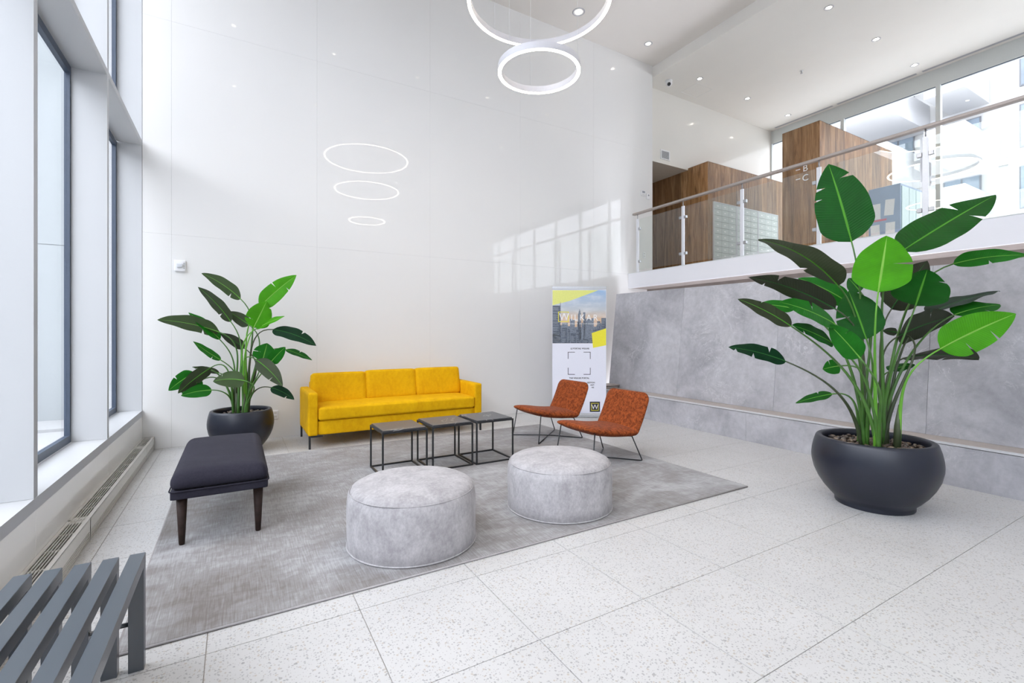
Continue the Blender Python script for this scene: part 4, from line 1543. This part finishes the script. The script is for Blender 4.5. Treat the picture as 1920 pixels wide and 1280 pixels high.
def leaf(B, T, W, bend, nsplit, rnd):
    bm = bmesh.new()
    uvl = bm.loops.layers.uv.new('UVMap')
    B, T, W = Vector(B), Vector(T), Vector(W)
    m = T - B
    L = m.length
    d = m / L
    up = Vector((0, 0, 1)) - d * d.z
    up = up.normalized() if up.length > 0.05 else Vector((0, 0, 0))
    ctl = (B + T) / 2 + up * bend * L
    hwid = W.length
    n0 = W.cross(d).normalized()

    def mid(s):
        return B * (1 - s) ** 2 + ctl * 2 * s * (1 - s) + T * s * s

    def wid(s):
        a = min(1.0, s / 0.24)
        a = math.sin(a * PI / 2) ** 0.62
        b = 1.0 if s < 0.40 else max(0.0, 1 - ((s - 0.40) / 0.602) ** 1.9) ** 0.86
        return a * b * hwid

    ph = rnd.uniform(0, 6)
    fold = rnd.uniform(0.10, 0.24)
    cols = 6
    wd = W.normalized()

    def pt(s, t, sg):
        s = min(1.0, max(0.0, s))
        w = wid(s)
        wave = 0.035 * hwid * t * t * math.sin(s * 17 + ph + sg)
        curl = fold * (t - 0.55 * t * t) * w
        return mid(s) + wd * (sg * t * w) + n0 * (curl + wave) - d * (0.0 * t)

    splits = {1: [], -1: []}
    for i in range(nsplit):
        sg = rnd.choice((1, -1))
        s = rnd.uniform(0.25, 0.88)
        if all(abs(s - q[0]) > 0.12 for q in splits[sg]):
            splits[sg].append((s, rnd.uniform(0.25, 0.7), rnd.uniform(0.012, 0.030)))
    N = 24
    for sg in (1, -1):
        cuts = sorted(splits[sg])
        bounds = [(0.0, 1, 0)] + cuts + [(1.0, 1, 0)]
        for (sa, ta, oa), (sb, tb, ob) in zip(bounds, bounds[1:]):
            nn = max(2, round(N * (sb - sa)))
            grid = []
            for i in range(nn + 1):
                f = i / nn
                row = []
                for j in range(cols + 1):
                    t = j / cols
                    a = sa + (oa * max(0, (t - ta) / (1 - ta + 1e-6)) if oa else 0)
                    b = sb - (ob * max(0, (t - tb) / (1 - tb + 1e-6)) if ob else 0)
                    s = a + (b - a) * f
                    row.append((bm.verts.new(pt(s, t, sg)), s, sg * t))
                grid.append(row)
            for i in range(nn):
                for j in range(cols):
                    q = [grid[i][j], grid[i + 1][j], grid[i + 1][j + 1], grid[i][j + 1]]
                    if sg > 0:
                        q.reverse()
                    fc = bm.faces.new([v[0] for v in q])
                    fc.smooth = True
                    for lp, v in zip(fc.loops, q):
                        lp[uvl].uv = (v[1], v[2])
    bmesh.ops.remove_doubles(bm, verts=bm.verts, dist=0.0004)
    bm.faces.ensure_lookup_table()
    # the blade's front must be its upper side
    bm.normal_update()
    acc = Vector((0, 0, 0))
    for fc in bm.faces:
        acc += fc.normal * fc.calc_area()
    if acc.dot(n0) < 0:
        bmesh.ops.reverse_faces(bm, faces=bm.faces[:])
    # raised midrib
    tube(bm, [mid(i / 14 * 0.96) for i in range(15)], [0.0052 * (1 - 0.8 * i / 14) for i in range(15)], 6)
    return bm


def plant(name, label, loc, leaves, sc_r, height, seed, npeb):
    rnd = random.Random(seed)
    t = thing(name, label, 'plant', (loc[0], loc[1], 0), 0, 'potted plants with banana-like leaves')
    kz = height / 0.505
    prof = [(0, 0), (0.246, 0), (0.250, 0.006), (0.250, 0.028), (0.254, 0.040), (0.285, 0.072), (0.325, 0.120), (0.362, 0.180), (0.390, 0.245),
            (0.404, 0.310), (0.406, 0.350), (0.402, 0.395), (0.392, 0.445), (0.380, 0.485), (0.374, 0.500), (0.368, 0.505), (0.338, 0.505), (0.332, 0.500), (0.345, 0.44), (0.352, 0.40), (0, 0.40)]
    mesh('planter', lathe([(r * sc_r, z * kz) for r, z in prof], 64), M['planter'], t, True)
    zs = 0.452 * kz
    mesh('soil', lathe([(0, zs - 0.012), (0.340 * sc_r, zs - 0.014), (0.340 * sc_r, zs - 0.03), (0, zs - 0.03)], 32), M['soil'], t)
    bm = bmesh.new()
    for i in range(npeb):
        r = 0.318 * sc_r * math.sqrt(rnd.random())
        a = rnd.uniform(0, 2 * PI)
        res = bmesh.ops.create_icosphere(bm, subdivisions=1, radius=rnd.uniform(0.011, 0.021) * (0.6 + 0.4 * sc_r))
        mt = Matrix.Translation((r * math.cos(a), r * math.sin(a), zs + rnd.uniform(-0.012, 0.010))) @ Matrix.Rotation(rnd.uniform(0, PI), 4, 'Z') @ Matrix.Rotation(rnd.uniform(-0.4, 0.4), 4, 'X') @ Matrix.Diagonal((1.3, 0.9, 0.62, 1))
        bmesh.ops.transform(bm, verts=res['verts'], matrix=mt)
    mesh('pebbles', bm, M['pebble'], t, True)['kind'] = 'stuff'
    roots = []
    nclump = 5
    for i in range(nclump):
        a = 2 * PI * i / nclump + rnd.uniform(-0.3, 0.3)
        rr = rnd.uniform(0.05, 0.15) * sc_r
        roots.append(Vector((rr * math.cos(a), rr * math.sin(a), 0)))
    for (B, T, W, bend, ns, tone) in leaves:
        li = 0 if tone < 0.18 else 1 if tone < 0.42 else 2 if tone < 0.72 else 3
        raw('leaf', leaf(B, T, W, bend, ns, rnd), LEAF[li], t)
        Bv, Tv = Vector(B), Vector(T)
        rt = min(roots, key=lambda q: (q - Vector((Bv.x, Bv.y, 0)) * 0.35).length + rnd.uniform(0, 0.06))
        p0 = Vector((rt.x + rnd.uniform(-0.02, 0.02), rt.y + rnd.uniform(-0.02, 0.02), zs - 0.02))
        H_ = Bv.z - p0.z
        ctl_top = (Bv + (Tv - Bv) * 0.06) if bend < 0.01 else Bv + Vector((0, 0, bend * 0.5))
        d = (Tv - Bv).normalized()
        p1 = p0 + Vector(((Bv.x - p0.x) * 0.10, (Bv.y - p0.y) * 0.10, H_ * 0.55))
        p2 = Bv - (d + Vector((0, 0, 2.2 * bend))).normalized() * min(0.32, 0.45 * (Bv - p0).length)
        p2.z = max(p2.z, zs + 0.05)
        pts, rad = [], []
        for i in range(17):
            f = i / 16
            g = 1 - f
            pts.append(p0 * g ** 3 + p1 * 3 * g * g * f + p2 * 3 * g * f * f + Bv * f ** 3)
            rad.append(0.0055 + 0.012 * (1 - f) ** 1.8 * (0.75 + 0.25 * sc_r))
        bm = bmesh.new()
        tube(bm, pts, rad, 8)
        mesh('leaf_stalk', bm, M['stalk_bright'] if li == 3 else M['stalk_dark'] if li == 0 else M['stalk'], t)
    for r_ in roots:                                    # sheathed bases of the clumps
        bm = bmesh.new()
        h_ = rnd.uniform(0.22, 0.40)
        tube(bm, [(r_.x, r_.y, zs - 0.02), (r_.x * 1.02, r_.y * 1.02, zs + h_ * 0.5), (r_.x * 1.10, r_.y * 1.10, zs + h_)], [0.026 * (0.6 + 0.4 * sc_r), 0.022 * (0.6 + 0.4 * sc_r), 0.007], 10)
        mesh('leaf_sheath', bm, M['stalk_dark'], t)
    return t


plant('potted_plant', 'tall potted plant with paddle leaves in a big charcoal bowl before the stone wall', (4.22, 1.716), RIGHT_LEAVES, 1.0, 0.505, 11, 430)
plant('potted_plant', 'potted plant with paddle leaves in a charcoal planter behind the dark upholstered bench', (0.055, 6.08), LEFT_LEAVES, 0.808, 0.458, 23, 260)
